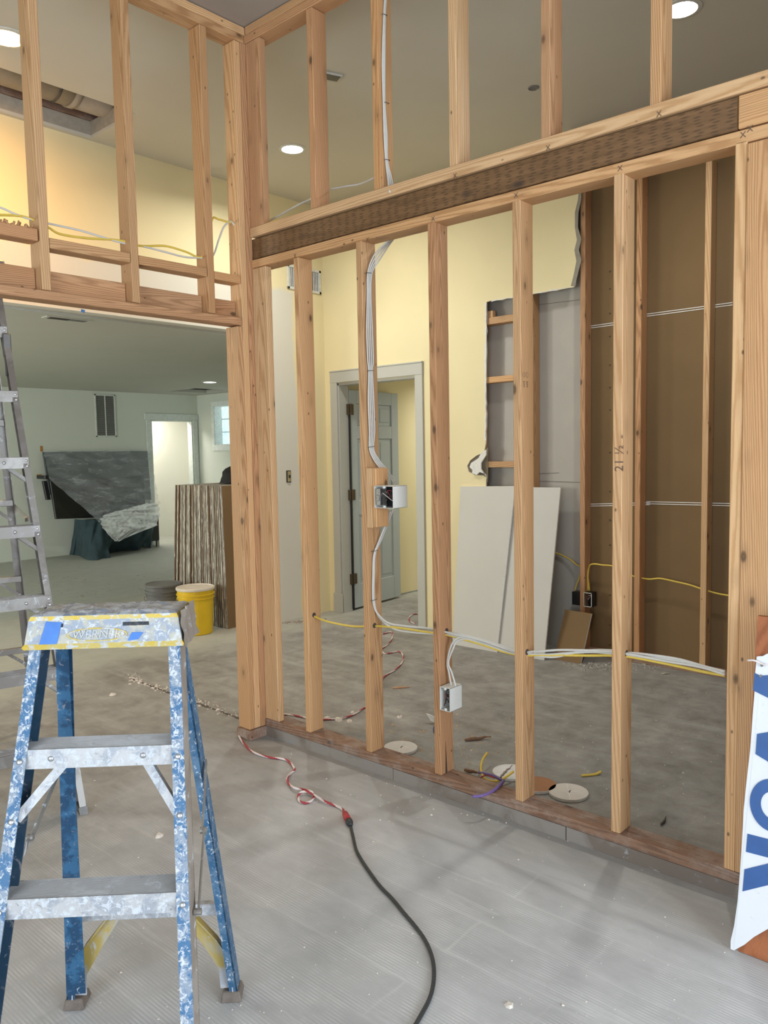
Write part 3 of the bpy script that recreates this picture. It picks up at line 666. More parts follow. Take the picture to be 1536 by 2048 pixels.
def hboard(name, x0, x1, y0, y1, z0, z1, lab, mat, cat, group=None):
    hy, hz = (y1-y0)/2, (z1-z0)/2
    mb = MB(); mb.box((-hz, -hy, 0), (hz, hy, x1-x0)); o = mb.build(name, mat, origin=(0, 0, 0), bev=.0025)
    o.matrix_world = Matrix.Translation((x0, (y0+y1)/2, (z0+z1)/2)) @ Matrix(((0, 0, 1, 0), (0, 1, 0, 0), (-1, 0, 0, 0), (0, 0, 0, 1))); ORG[o.name] = V3((x0, (y0+y1)/2, (z0+z1)/2))
    return tag(o, lab, cat, group)
hboard('header_plate', .85, 2.514, YB, YB+.089, 2.102, 2.139, 'long plate forming the bottom of the wide header', WOOD3, 'plate')
hboard('header_board', .85, 1.509, YB+.052, YB+.088, 2.141, 2.232, 'upright brown header board, left piece', WOOD3, 'board')
hboard('header_board', 1.551, 1.912, YB+.052, YB+.088, 2.141, 2.230, 'upright brown header board between the first two header studs', WOOD3, 'board')
hboard('header_board', 1.954, 2.316, YB+.052, YB+.088, 2.141, 2.228, 'upright brown header board between the middle and the right header stud', WOOD3, 'board')
hboard('header_board', 2.358, 2.5155, YB+.052, YB+.088, 2.141, 2.226, 'short upright header board beside the king stud', WOOD3, 'board')
fb = hboard('fire_block', 1.10, 1.505, YB+.002, YB+.08, 2.330, 2.378, 'rough-barked blocking piece at the left edge above the header', WOOD3, 'block')
m2 = MB(); rr = random.Random(5)
for i in range(46):
    x = 1.10+rr.random()*.40; m2.tube([(x, YB+rr.uniform(.0, .03), 2.374), (x+rr.uniform(-.012, .012), YB+rr.uniform(-.004, .02), 2.382+rr.random()*.012)], .004, 5)
tag(child_world('ragged_bark', m2, WOOD3, fb), 'splintered edge', kind='stuff')
hboard('fire_block', 1.551, 1.912, YB+.002, YB+.08, 2.311, 2.352, 'blocking between the two left header studs', WOOD, 'block')
hboard('fire_block', 1.954, 2.316, YB+.002, YB+.08, 2.311, 2.350, 'blocking between the middle and right header studs', WOOD, 'block')
hboard('fire_block', 2.358, 2.5155, YB+.002, YB+.08, 2.305, 2.343, 'short blocking piece beside the king stud', WOOD, 'block')
hboard('ceiling_plate', .2, XA-.002, YB, YB+.089, 3.464, 3.502, 'lower top plate above the wide header', WOOD, 'plate')
hboard('ceiling_plate', .2, XA+.085, YB, YB+.089, 3.503, 3.541, 'upper top plate above the wide header, touching the ceiling', WOOD2, 'plate')
tp = tag(MB().prism([AY(162, 618, Y2-.001), AY(170, 620, Y2-.001), AY(169, 626, Y2-.001), AY(162, 624, Y2-.001)], (0, -.001, 0)).build('tape_piece', BTAPE), 'tiny blue tape square on the white soffit edge', 'tape')

# closet framing on the far side
zf = .04
lumber('closet_plate', (X2, 2.70, 0), (X2, .25, 0), (1, 0, 0), .089, .038, 'dark bottom plate along the brown closet wall', SILL, 'plate')
for k, (y0, z1, lab) in enumerate(((2.677, 3.6, 'closet stud at the torn edge of the yellow wall, with small outlet boxes'), (2.275, 3.6, 'closet stud in front of the brown paper, half behind a near stud'),
                          (1.834, 3.205, 'pale thin closet stud ending below the beam, farthest right'), (3.09, 3.6, 'stud inside the torn wall hole, mostly hidden'), (3.55, 2.9, 'hidden stud at the left edge of the wall hole'))):
    lumber('closet_stud', (X2, y0-.038, zf if k < 3 else 0), (X2, y0-.038, z1), (1, 0, 0), .089, .038, lab, [WOOD3, WOOD3, WOOD2, WOOD, WOOD][k], 'stud')
for k, (x, ya, yb_, lab) in enumerate(((0, 632, 646, 'top shelf-like blocking inside the wall hole'), (0, 752, 764, 'middle blocking inside the wall hole'), (0, 923, 935, 'lowest blocking inside the wall hole'))):
    za = AX(1000, ya, X2).z; zb = AX(1000, yb_, X2).z
    lumber('wall_blocking', (X2, 3.55, zb), (X2, 3.092, zb), (1, 0, 0), .089, max(.034, za-zb), lab, [WOOD, WOOD2, WOOD][k], 'block')
b = AX(987, 636, X2+.02); mb = MB().box((X2+.01, b.y, b.z), (X2+.05, b.y+.055, b.z+.055)); tag(mb.build('wood_scrap', WOOD2, bev=.002), 'little wood offcut standing on the top blocking in the hole', 'wood scrap')
#%%PART3
# ------------------------------------------------------------------ stepladder in the foreground
def ladder(name, M, az, wb, wt, vt, zt, vf, wf, steps, label, big):
    ev = V3((cos(az), sin(az), 0)); eu = V3((-sin(az), cos(az), 0))
    if eu.dot(V3((.648, -.762, 0))) < 0: eu = -eu
    M = V3(M); root = thing(name, M, label, 'ladder')
    Wd = lambda u, v, z: M+eu*u+ev*v+V3((0, 0, z))
    return root, eu, ev, Wd
az = radians(220.4+4.18)
L, eu, ev, W = ladder('stepladder', (1.1083, 1.8587, 0), az, 0, 0, 0, 0, 0, 0, 0,
                     'short blue paint-splattered stepladder with yellow top cap, nearest the camera', True)
UP = V3((0, 0, 1)); zt = 1.052; wt = .1657; vt = .32; vf = .6725; wf = .2375; wb = .2281
def fr(s, z, din=0, dv=0):   # front rail outer-front line
    t = (zt-z)/zt; return W(s*(wt+(wf-wt)*t-din), vt+(vf-vt)*t-dv, z)
def rr_(s, z, din=0, dv=0):  # rear rail outer-rear line
    t = (zt-z)/zt; return W(s*(wt-.02+(wb-wt+.02)*t-din), .17*(1-t)+dv, z)
FL, WEB, TH = .026, .062, .004
for s in (-1, 1):
    mb = MB(); z0, z1 = .035, zt+.02
    # front flange
    def ring(z, d0, d1, v0, v1): return [fr(s, z, d0, v0), fr(s, z, d1, v0), fr(s, z, d1, v1), fr(s, z, d0, v1)]
    mb.hexa(ring(z0, 0, FL, 0, TH), ring(z1, 0, FL, 0, TH), 0)
    mb.hexa(ring(z0, 0, TH, TH, WEB), ring(z1, 0, TH, TH, WEB), 1)
    mb.hexa(ring(z0, 0, FL, WEB-TH, WEB), ring(z1, 0, FL, WEB-TH, WEB), 1)
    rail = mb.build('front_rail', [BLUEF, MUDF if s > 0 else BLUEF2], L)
    m2 = MB(); m2.hexa(ring(.0, -.004, FL+.004, -.004, WEB+.004), ring(.04, -.004, FL+.004, -.004, WEB+.004)); m2.build('foot', RUBBER, rail)
    for z in (.838-.02, .838-.135, .556-.02, .275-.02):
        m2 = MB(); p = fr(s, z, FL*.5, -.0005); n = -(fr(s, z+.1)-fr(s, z)).normalized().cross(eu); n = n if n.dot(ev) > 0 else -n
        m2.tube([p-n*.001, p+n*.002, p+n*.0035], .0062, 12, rr=[.0065, .006, .003]); m2.build('rivet', ALU, rail, smooth=True)
    mb = MB(); z0 = .03; z1 = zt+.01
    def ring2(z, d0, d1, v0, v1): return [rr_(s, z, d0, v0), rr_(s, z, d1, v0), rr_(s, z, d1, v1), rr_(s, z, d0, v1)]
    mb.hexa(ring2(z0, 0, .022, 0, TH), ring2(z1, 0, .022, 0, TH), 0)
    mb.hexa(ring2(z0, 0, TH, TH, .050), ring2(z1, 0, TH, TH, .050), 0)
    mb.hexa(ring2(z0, 0, .022, .046, .050), ring2(z1, 0, .022, .046, .050), 0)
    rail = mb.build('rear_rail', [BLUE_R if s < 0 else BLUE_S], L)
    if s < 0:
        m2 = MB(); m2.hexa(ring2(z0+.02, .001, .001+.05, .051, .053), ring2(z1-.02, .001, .03, .051, .053)); m2.build('rail_web', BLUE_R, rail)
    m2 = MB(); c0 = W(s*wb-s*.02, .03, 0)
    m2.hexa([c0-eu*.028-ev*.04, c0+eu*.028-ev*.04, c0+eu*.028+ev*.03, c0-eu*.028+ev*.03], [c0-eu*.022-ev*.035+UP*.022, c0+eu*.022-ev*.035+UP*.022, c0+eu*.022+ev*.025+UP*.03, c0-eu*.022+ev*.025+UP*.03])
    m2.build('foot', RUBBER, rail, bev=.003)
# steps
for k, z in enumerate((.838, .556, .275)):
    t = (zt-z)/zt; u1 = wt+(wf-wt)*t-.010; u0 = -u1; v1 = vt+(vf-vt)*t-.004; dep = .078; ht = .040 if k == 0 else .040
    mb = MB(); mb.hexa([W(u0, v1-dep, z-.004), W(u1, v1-dep, z-.004), W(u1, v1, z-.004), W(u0, v1, z-.004)], [W(u0, v1-dep, z), W(u1, v1-dep, z), W(u1, v1, z), W(u0, v1, z)], 1)
    for i in range(16):
        vv = v1-.006-i*.0045; mb.hexa([W(u0, vv-.002, z), W(u1, vv-.002, z), W(u1, vv, z), W(u0, vv, z)], [W(u0, vv-.0016, z+.002), W(u1, vv-.0016, z+.002), W(u1, vv-.0004, z+.002), W(u0, vv-.0004, z+.002)], 1)
    mb.hexa([W(u0, v1, z-ht), W(u1, v1, z-ht), W(u1, v1+.003, z-ht), W(u0, v1+.003, z-ht)], [W(u0, v1, z+.003), W(u1, v1, z+.003), W(u1, v1+.003, z+.003), W(u0, v1+.003, z+.003)], 0)
    mb.hexa([W(u0, v1-dep, z-ht), W(u1, v1-dep, z-ht), W(u1, v1-dep+.003, z-ht), W(u0, v1-dep+.003, z-ht)], [W(u0, v1-dep, z), W(u1, v1-dep, z), W(u1, v1-dep+.003, z), W(u0, v1-dep+.003, z)], 0)
    st_ = mb.build('step', [ALUP, ALUS], L)
    if k == 0:
        for uu in (-.105, .092):
            m2 = MB(); p = W(uu, v1+.003, z-.018); m2.tube([p, p+ev*.002, p+ev*.0035], .006, 12, rr=[.0065, .006, .003]); m2.build('rivet', ALU, st_, smooth=True)
    if k < 2:
        for s in (-1, 1):
            if k == 1: continue
            m2 = MB(); p = fr(s, z-.135, .020, .012); q = W(s*(u1-.088), v1-.035, z-ht+.006); d_ = (q-p).normalized(); sd = d_.cross(ev).normalized()
            m2.obox(p-sd*.010, q-p, sd*.020, ev*.003).obox(p-sd*.010, q-p, sd*.003, -ev*.012).obox(p+sd*.007, q-p, sd*.003, -ev*.012); m2.build('knee_brace', ALUP, L)
# rear horizontals and yellow knee braces
for z in (.757, .267):
    t = (zt-z)/zt; uu = wt-.02+(wb-wt+.02)*t-.004; v = .17*(1-t)
    mb = MB(); mb.hexa([W(-uu, v, z-.016), W(uu, v, z-.016), W(uu, v+.022, z-.016), W(-uu, v+.022, z-.016)], [W(-uu, v, z+.016), W(uu, v, z+.016), W(uu, v+.022, z+.016), W(-uu, v+.022, z+.016)])
    mb.build('rear_brace', ALUP if z < .5 else BLUE_S, L, bev=.002)
YB_ = splatter('yellow_brace', (.44, .33, .10), (.40, .42, .46), .2, sc=14)
for s in (-1, 1):
    pts = [(s*(wb-.016), .035, .03), (s*(wb-.022), .035, .12), (s*(wb-.055), .035, .175), (s*(wb-.155), .04, .30)]
    inn = [(s*(wb-.050), .035, .03), (s*(wb-.052), .035, .085), (s*(wb-.092), .035, .155), (s*(wb-.178), .04, .29)]
    mb = MB()
    for i in range(3):
        a0, a1, b1, b0 = W(*pts[i]), W(*pts[i+1]), W(*inn[i+1]), W(*inn[i]); mb.prism([a0, a1, b1, b0], ev*.004)
        n = (a1-a0).cross(ev).normalized(); mb.prism([a0, a1, a1+ev*.022, a0+ev*.022], n*.003)
    mb.build('knee_brace', YB_, L)
# spreaders
for s in (-1, 1):
    p = rr_(s, .62, -.004 if s > 0 else -.004, .02); q = fr(s, .46, -.005, .03); m_ = p.lerp(q, .5)+UP*.0
    p = rr_(s, .70, -.006, .02); q = fr(s, .505, -.006, .035); m_ = p.lerp(q, .48)-UP*.008
    mb = MB()
    for a, b, off in ((p, m_, 0), (m_, q, .004)):
        d_ = b-a; sd = d_.cross(eu).normalized(); mb.obox(a-sd*.009+eu*s*off, d_, sd*.018, eu*s*.003)
    mb.tube([m_-eu*s*.003, m_+eu*s*.011], .008, 12); mb.tube([q-eu*s*.004, q+eu*s*.012], .007, 12)
    mb.build('spreader', splatter('spreader_metal', (.24, .22, .20), (.30, .28, .25), .15, metal=.4), L)
# top cap
c0, c1 = vt+.012, vt-.145; hw = .175; zb, zc = 1.046, 1.121
mb = MB(); ch = .012
fw = .004
def capring(z, ins, vi): return [W(-hw+ins, c1+vi, z), W(hw-ins, c1+vi, z), W(hw-ins, c0-vi, z), W(-hw+ins, c0-vi, z)]
prof = [(zb, 0, 0), (zb+.006, -.003, -.003), (zb+.012, 0.002, 0.002), (zc-.012, .010, .010), (zc-.003, .014, .013), (zc, .022, .02)]
rings = [capring(z, a, b) for z, a, b in prof]; base = len(mb.v)
for r_ in rings: mb.v += r_
for i in range(len(rings)-1):
    for k in range(4):
        if k == 2 and i == 2: continue
        mb.f.append((i*4+k, i*4+(k+1) % 4, i*4+4+(k+1) % 4, i*4+4+k)); mb.m.append(1 if i < 2 or i == 3 else (2 if i > 3 else 0))
        if k == 1 and i == 2: mb.m[-1] = 2
mb.f.append(tuple((len(rings)-1)*4+k for k in range(4))); mb.m.append(2)
# front face with the long handle slot and a small square hole
A, B_, C_, D_ = rings[2][3], rings[2][2], rings[3][2], rings[3][3]   # left-bottom, right-bottom, right-top, left-top
def FP(u, v, off=0):
    p = (A*(1-u)+B_*u)*(1-v)+(D_*(1-u)+C_*u)*v; return p+ev*off
us = [0, .215, .235, .625, .80, 1]; vs = [0, .70, .86, 1]
holes = {(1, 1), (3, 1)}
for i in range(5):
    for j in range(3):
        if (i, j) in holes: continue
        mb.prism([FP(us[i], vs[j]), FP(us[i+1], vs[j]), FP(us[i+1], vs[j+1]), FP(us[i], vs[j+1])], -ev*.003, 0)
cap = mb.build('top_cap', [CAPM, CAPY, CAPTOP], L)
# embossed oval and lettering
N = 48; m2 = MB()
pts = [FP(.295+.165+.19*cos(2*pi*k/N)+.0, .36+.27*sin(2*pi*k/N), .0015) for k in range(N+1)]
m2.tube(pts, .0018, 6, cap=False); m2.build('embossed_oval', CAPY, cap)
ctr = FP(.46, .36, .001); tx = text_child('WERNER', ctr, (B_-A), (D_-A), .027, splatter('emboss_letter', (.40, .42, .44), (.55, .50, .38), .35, sc=60), L, 'embossed_lettering', .0012)
for v_ in tx.data.vertices:
    pass
m2 = MB(); m2.prism([FP(.095, 0, .001), FP(.205, 0, .001), FP(.225, .92, .001), FP(.12, .98, .001)], ev*.0006); m2.build('tape_strip', BTAPE, cap)
m2 = MB(); m2.prism([FP(.655, .06, .001), FP(.72, .10, .001), FP(.76, .40, .001), FP(.685, .42, .001)], ev*.0008); m2.build('tape_strip', BTAPE, cap)
# lumpy joint compound on the cap's top
m2 = MB(); rq = random.Random(9)
nu, nv = 46, 18
for i in range(nu+1):
    for j in range(nv+1):
        u = -hw+.018+(2*hw-.036)*i/nu; v = c1+.016+(c0-c1-.030)*j/nv
        e = min(i, nu-i, j*2, (nv-j)*2)/6; hgt = max(0, noise.noise(V3((u*28, v*44, 3)))*.5+.45+.4*noise.noise(V3((u*90, v*120, 7))))*.010*min(1, e)
        m2.v.append(W(u, v, zc+hgt))
for i in range(nu):
    for j in range(nv):
        q = i*(nv+1)+j; m2.f.append((q, q+nv+1, q+nv+2, q+1)); m2.m.append(0)
tag(m2.build('dried_compound', CAPTOP, cap, smooth=True), 'smeared dried joint compound')
m2 = MB()
for i in range(17):
    pass
# caked right side of the cap
mb = MB(); nu, nv = 14, 10
for i in range(nu+1):
    for j in range(nv+1):
        v = c1+(c0-c1)*i/nu; z = zb-.005+(zc-zb+.006)*j/nv; o_ = .003+.007*max(0, noise.noise(V3((v*40, z*40, 1)))+.4)
        mb.v.append(W(hw-.010*j/nv+o_, v, z))
for i in range(nu):
    for j in range(nv): q = i*(nv+1)+j; mb.f.append((q, q+nv+1, q+nv+2, q+1)); mb.m.append(0)
tag(mb.build('caked_side', MUDF, cap, smooth=True), 'grey-brown caked compound')

# ------------------------------------------------------------------ tall aluminium ladder at the left edge
a2 = radians(255); ev2 = V3((cos(a2), sin(a2), 0)); eu2 = V3((-sin(a2), cos(a2), 0)); eu2 = eu2 if eu2.x > 0 else -eu2
F2 = V3((1.523, 3.035, 0)); hw2 = .30; ku, kv = .05, .33; ctr2 = F2-eu2*hw2
L2 = thing('stepladder', ctr2, 'tall bare aluminium stepladder cut off by the left edge, beside the wide opening', 'ladder')
def W2(u, v, z): return ctr2+eu2*u+ev2*v+V3((0, 0, z))
HT = 2.32
def f2(s, z, d=0, v=0): return W2(s*(hw2-ku*z-d), -kv*z-v, z)
D2 = -(1.28)
def r2(s, z, d=0, v=0): return W2(s*(hw2+.03-.075*z-d), D2+(-kv*HT-.12-D2)*z/HT+v, z)
for s in (-1, 1):
    mb = MB()
    R = lambda z, d0, d1, v0, v1: [f2(s, z, d0, v0), f2(s, z, d1, v0), f2(s, z, d1, v1), f2(s, z, d0, v1)]
    mb.hexa(R(.01, 0, .026, 0, .003), R(HT, 0, .026, 0, .003)).hexa(R(.01, 0, .003, .003, .07), R(HT, 0, .003, .003, .07)).hexa(R(.01, 0, .026, .067, .07), R(HT, 0, .026, .067, .07))
    rl_ = mb.build('front_rail', GLOSS2, L2)
    m2 = MB(); m2.hexa(R(0, -.003, .03, -.003, .075), R(.03, -.003, .03, -.003, .075)); m2.build('foot', STEELD, rl_)
    mb = MB(); R = lambda z, d0, d1, v0, v1: [r2(s, z, d0, v0), r2(s, z, d1, v0), r2(s, z, d1, v1), r2(s, z, d0, v1)]
    mb.hexa(R(.01, 0, .034, 0, .003), R(HT-.1, 0, .034, 0, .003)).hexa(R(.01, 0, .003, .003, .035), R(HT-.1, 0, .003, .003, .035)); rl_ = mb.build('rear_rail', GLOSS2, L2)
    m2 = MB(); m2.hexa(R(0, -.003, .04, -.003, .04), R(.03, -.003, .04, -.003, .04)); m2.build('foot', STEELD, rl_)
    # spreader
    p = f2(s, 1.20, -.001, .03); q = r2(s, 1.22, -.001, .01); m_ = p.lerp(q, .45)-UP*.03
    mb = MB()
    for a, b in ((p, m_), (m_, q)): d_ = b-a; sd = d_.cross(eu2).normalized(); mb.obox(a-sd*.014, d_, sd*.028, eu2*s*.003)
    mb.tube([m_-eu2*.01, m_+eu2*.012], .012, 10); mb.build('spreader', GLOSS2, L2)
zs = [.255+.297*k for k in range(7)]
for k, z in enumerate(zs):
    u1 = hw2-ku*z-.004; v1 = -kv*z-.003
    mb = MB(); mb.hexa([W2(-u1, v1-.08, z+.022), W2(u1, v1-.08, z+.022), W2(u1, v1, z+.022), W2(-u1, v1, z+.022)], [W2(-u1, v1-.08, z+.026), W2(u1, v1-.08, z+.026), W2(u1, v1, z+.026), W2(-u1, v1, z+.026)])
    mb.hexa([W2(-u1, v1, z-.022), W2(u1, v1, z-.022), W2(u1, v1+.003, z-.022), W2(-u1, v1+.003, z-.022)], [W2(-u1, v1, z+.027), W2(u1, v1, z+.027), W2(u1, v1+.003, z+.027), W2(-u1, v1+.003, z+.027)])
    for i in range(9): vv = v1-.006-i*.008; mb.hexa([W2(-u1, vv-.003, z+.026), W2(u1, vv-.003, z+.026), W2(u1, vv, z+.026), W2(-u1, vv, z+.026)], [W2(-u1, vv-.002, z+.029), W2(u1, vv-.002, z+.029), W2(u1, vv-.001, z+.029), W2(-u1, vv-.001, z+.029)])
    so = mb.build('step', GLOSS2, L2)
    for dz in (.012, -.012):
        m2 = MB(); p = f2(1, z+dz, .013, -.0005); m2.tube([p, p+ev2*.003, p+ev2*.005], .007, 10, rr=[.0075, .007, .004]); m2.build('rivet', ALU, L2, smooth=True)
    m2 = MB(); p = W2(u1-.10, v1+.003, z+.004); m2.tube([p, p+ev2*.003, p+ev2*.005], .007, 10, rr=[.0075, .007, .004]); m2.build('rivet', ALU, so, smooth=True)
    for s in (-1, 1):
        if k >= 5: continue
        m2 = MB(); p = f2(s, z-.085, .012, .012); q = W2(s*(u1-.085), v1-.015, z-.018); d_ = q-p; sd = d_.cross(ev2).normalized(); m2.obox(p-sd*.009, d_, sd*.018, -ev2*.004).obox(p-sd*.009, d_, sd*.003, -ev2*.014); m2.build('knee_brace', GLOSS2, L2)
for z in (.45, .84, 1.24, 1.64):
    p = r2(-1, z, .003, 0); q = r2(1, z, .003, 0); mb = MB(); mb.obox(p-UP*.016, q-p, ev2*.02, UP*.032); mb.build('rear_brace', GLOSS2, L2, bev=.002)
    for s in (-1, 1):
        m2 = MB(); a = r2(s, z-.09, .02, .01); b = r2(s, z-.01, .11, .01); d_ = b-a; sd = d_.cross(ev2).normalized(); m2.obox(a-sd*.008, d_, sd*.016, ev2*.005); m2.build('knee_brace', GLOSS2, L2)
mb = MB(); mb.hexa([W2(-.22, -kv*HT-.20, HT-.02), W2(.22, -kv*HT-.20, HT-.02), W2(.22, -kv*HT+.02, HT-.02), W2(-.22, -kv*HT+.02, HT-.02)], [W2(-.21, -kv*HT-.19, HT+.06), W2(.21, -kv*HT-.19, HT+.06), W2(.21, -kv*HT+.01, HT+.06), W2(-.21, -kv*HT+.01, HT+.06)]); mb.build('top_cap', GLOSS2, L2, bev=.006)
m2 = MB(); p = f2(1, 1.98, -.004, -.004); m2.obox(p-UP*.05, eu2*-.034, -ev2*.012, UP*.10).obox(p-UP*.14-eu2*.03, eu2*.012, -ev2*.02, UP*.09); m2.build('hinge_bracket', STEELD, L2, bev=.003)

# ------------------------------------------------------------------ electrics on partition A
def cable(name, pts, r, mat, label, cat='cable', group=None, seg=8, n=8, flat=None):
    pp = smooth_path([p if isinstance(p, V3) else V3(p) for p in pts], n); mb = MB(); mb.tube(pp, r, seg)
    return tag(mb.build(name, mat, smooth=True), label, cat, group)
def staple(p, ax, wdt=.014, parent=None, mat=NAIL):
    pass
SF = 2.412   # side face (towards -y) of the box stud
def S1(x, y, d=.008): return AY(x, y, SF-d)
sy = [studs[i][1]-.0175 for i in range(6)]   # -y faces
# vertical bundle from the top plate along the second upper stud, through the beam, down the box stud
sideU = 2.334-.037
offs = (-3, 0, 3)
for k, o_ in enumerate(offs):
    top = [AY(773+o_*.5, -30, sideU-.007), AY(769+o_*.35, 30, sideU-.007), AY(767+o_*.7, 120, sideU-.007-.001*k), AY(768+o_*.4, 205, sideU-.007), AY(771+o_*.8, 270, sideU-.008), AY(773+o_*.45, 320, sideU-.007), AY(779+o_*1.1, 355, sideU-.02), AY(784+o_*1.5, 385, sideU-.06)]
    cable('riser_cable', top, .0042, WCABLE, 'white cable of the stapled bundle on an upper stud, dropping into the beam', group='white riser cables above the beam')
for k, o_ in enumerate((-6, -2, 2, 6)):
    z0 = AZ(797+o_, 471, 2.386)
    a = [z0+V3((0, 0, .01)), S1(778+o_*1.1, 486-k*1.5, .06-.01*k), S1(754+o_*.9, 510+k*3, .03), S1(740+o_*.7, 545, .010), S1(738+o_*.55, 590, .007), S1(739+o_*.9, 660, .012), S1(741+o_*.9, 720, .008), S1(741+o_*.6, 742, .007), S1(742+o_*.85, 800, .012), S1(744+o_*.85, 860, .010), S1(743+o_*.65, 897, .007), S1(752+o_*.8, 918, .012), S1(764+o_*.9, 934, .022), S1(776+o_*.9, 950, .034), S1(782+o_*1.5, 962, .04), S1(785+o_*2.0, 977, .040)]
    cable('feed_cable', a, .0033, WCABLE, 'white cable curving from under the plate down the stud to the upper switch box', group='white cables feeding the switch box')
stg = thing('cable_staples', S1(742, 742), 'dark staples pinning the white cables to the box stud', 'staples')
for (x, y) in ((735, 547), (740, 742), (742, 894), (748, 1102), (747, 1200)):
    p = S1(x, y, .007); m2 = MB(); m2.tube([p+V3((-.018, 0, -.002)), p+V3((-.014, -.008, 0)), p+V3((.016, -.008, .003)), p+V3((.02, 0, .003))], .0013, 5); m2.build('staple', STEELD, stg)
for k, (x, y) in enumerate(((767, 31), (771, 207), (773, 321))):
    p = AY(x, y, sideU-.006); m2 = MB(); m2.tube([p+V3((-.014, 0, -.002)), p+V3((-.012, -.008, 0)), p+V3((.014, -.008, .003)), p+V3((.016, 0, .003))], .0013, 5); m2.build('staple', STEELD, stg)
# filler blocks on the box stud
mb = AX(732, 936, XA-.004); mb2 = AX(757, 1056, XA-.004)
zb0, zb1 = AX(740, 1056, XA).z, AX(738, 936, XA).z
vboard('filler_block', XA-.004, XA+.085, SF-.036, SF-.0005, zb0, zb1, 'short wood filler block beside the upper switch box, against the stud', WOOD2, 'block')
vboard('filler_block', XA-.003, XA+.080, SF-.060, SF-.0365, zb0+.004, zb1-.002, 'outer thin wood filler strip carrying the upper switch box', WOOD, 'block')
def ebox(name, x0, y1, wy, z0, hz, dep, mat, inmat, label, parts):
    """open-fronted electrical box; front plane x0, side y1 is the stud side, wy wide toward -y"""
    T = .0022; root = thing(name, (x0+dep/2, y1-wy/2, z0), label, 'electrical box')
    mb = MB(); y0 = y1-wy
    mb.box((x0, y0, z0), (x0+dep, y0+T, z0+hz)).box((x0, y1-T, z0), (x0+dep, y1, z0+hz)).box((x0, y0, z0), (x0+dep, y1, z0+T)).box((x0, y0, z0+hz-T), (x0+dep, y1, z0+hz)).box((x0+dep-T, y0, z0), (x0+dep, y1, z0+hz))
    mb.build('body', mat, root, bev=.0006)
    m2 = MB().box((x0+dep*.82, y0+T, z0+T), (x0+dep*.84, y1-T, z0+hz-T)); m2.build('interior', inmat, root)
    for pz in (z0+.006, z0+hz-.006):
        m2 = MB().tube([(x0-.0005, (y0+y1)/2, pz), (x0+.012, (y0+y1)/2, pz)], .006, 12); m2.build('screw_boss', mat, root, smooth=True)
    rq = random.Random(parts)
    for i, mt in enumerate([CBLACK, CRED, CWHITE, NAIL, CBLACK, CRED][:parts]):
        pts = [V3((x0+dep*rq.uniform(.1, .7), rq.uniform(y0+.012, y1-.012), z0+hz*rq.uniform(.15, .85))) for _ in range(4)]
        mw = MB(); mw.tube(smooth_path(pts, 5), .0018, 6); mw.build('wire', mt, root, smooth=True)
    return root
yb1 = SF-.0605; pz0 = AX(780, 1017, XA-.012).z; pz1 = AX(770, 972, XA-.012).z
E1 = ebox('switch_box', XA-.014, yb1, yb1-AX(786, 995, XA-.014).y, pz0, pz1-pz0, .095, PVC, BLACK, 'white switch box with metal switch and wires, on the second lower stud', 6)
m2 = MB(); q = V3((XA-.016, yb1-.022, pz0+.012)); m2.box(q+V3((0, -.013, 0)), q+V3((.02, .010, pz1-pz0-.024))); m2.box(q+V3((-.004, -.008, .02)), q+V3((0, .002, .045))); m2.build('switch', NAIL, E1, bev=.001)
# low outlet box on the split stud
SF3 = sy[2]
y_ = SF3-.001; z0 = AX(890, 1422, XA-.012).z; z1 = AX(890, 1375, XA-.012).z
yr = AX(900, 1400, XA-.014).y
E2 = ebox('outlet_box', XA-.014, AX(879.5, 1400, XA-.014).y, AX(879.5, 1400, XA-.014).y-yr, z0, z1-z0, .085, PVC, GPAIL, 'white open outlet box low on the stud with the split foot', 5)
# horizontal runs
Xm = XA+.045
def H(x, y, d=0): return AX(x, y, Xm+d)
cable('yellow_run_cable', [H(612, 1222, .0), H(627, 1232), H(655, 1243), H(700, 1252), H(730, 1253), H(752, 1252), H(800, 1256), H(866, 1266), H(895, 1270), H(960, 1288), H(1030, 1309), H(1100, 1310), H(1170, 1311), H(1225, 1311), H(1262, 1314), H(1330, 1327), H(1400, 1342), H(1450, 1351)], .005, YCABLE, 'yellow cable drilled through the lower studs from the corner to the end post')
runs = [[(757, 1045), (752, 1085), (748, 1110), (746, 1150), (746, 1200), (753, 1224), (775, 1245), (810, 1252), (868, 1258), (905, 1268), (960, 1280), (1030, 1303), (1070, 1303), (1120, 1300), (1180, 1301), (1226, 1304), (1262, 1309), (1330, 1322), (1400, 1334), (1450, 1349)],
        [(764, 1035), (757, 1080), (750, 1108), (748, 1150), (748, 1200), (757, 1232), (785, 1256), (820, 1264), (868, 1268), (905, 1271), (960, 1285), (1030, 1308), (1070, 1311), (1110, 1314), (1165, 1302), (1226, 1301), (1262, 1311), (1330, 1318), (1400, 1331), (1450, 1346)],
        None]
for k, rn in enumerate(runs[:2]):
    pts = []
    for i, (x, y) in enumerate(rn):
        if i == 0: pts.append(AY(x+24, y-22, SF-.05))
        elif i == 1: pts.append(AY(x+22, y-42, SF-.04)); pts.append(AY(x+5, y, SF-.014))
        elif i < 5: pts.append(AY(x, y, SF-.008))
        else: pts.append(H(x, y, -.006+.006*k))
    cable('run_cable', pts, .0045, WCABLE, ['white cable leaving the switch box downward, upper strand of the horizontal run', 'white cable leaving the switch box downward, sagging strand of the horizontal run'][k])
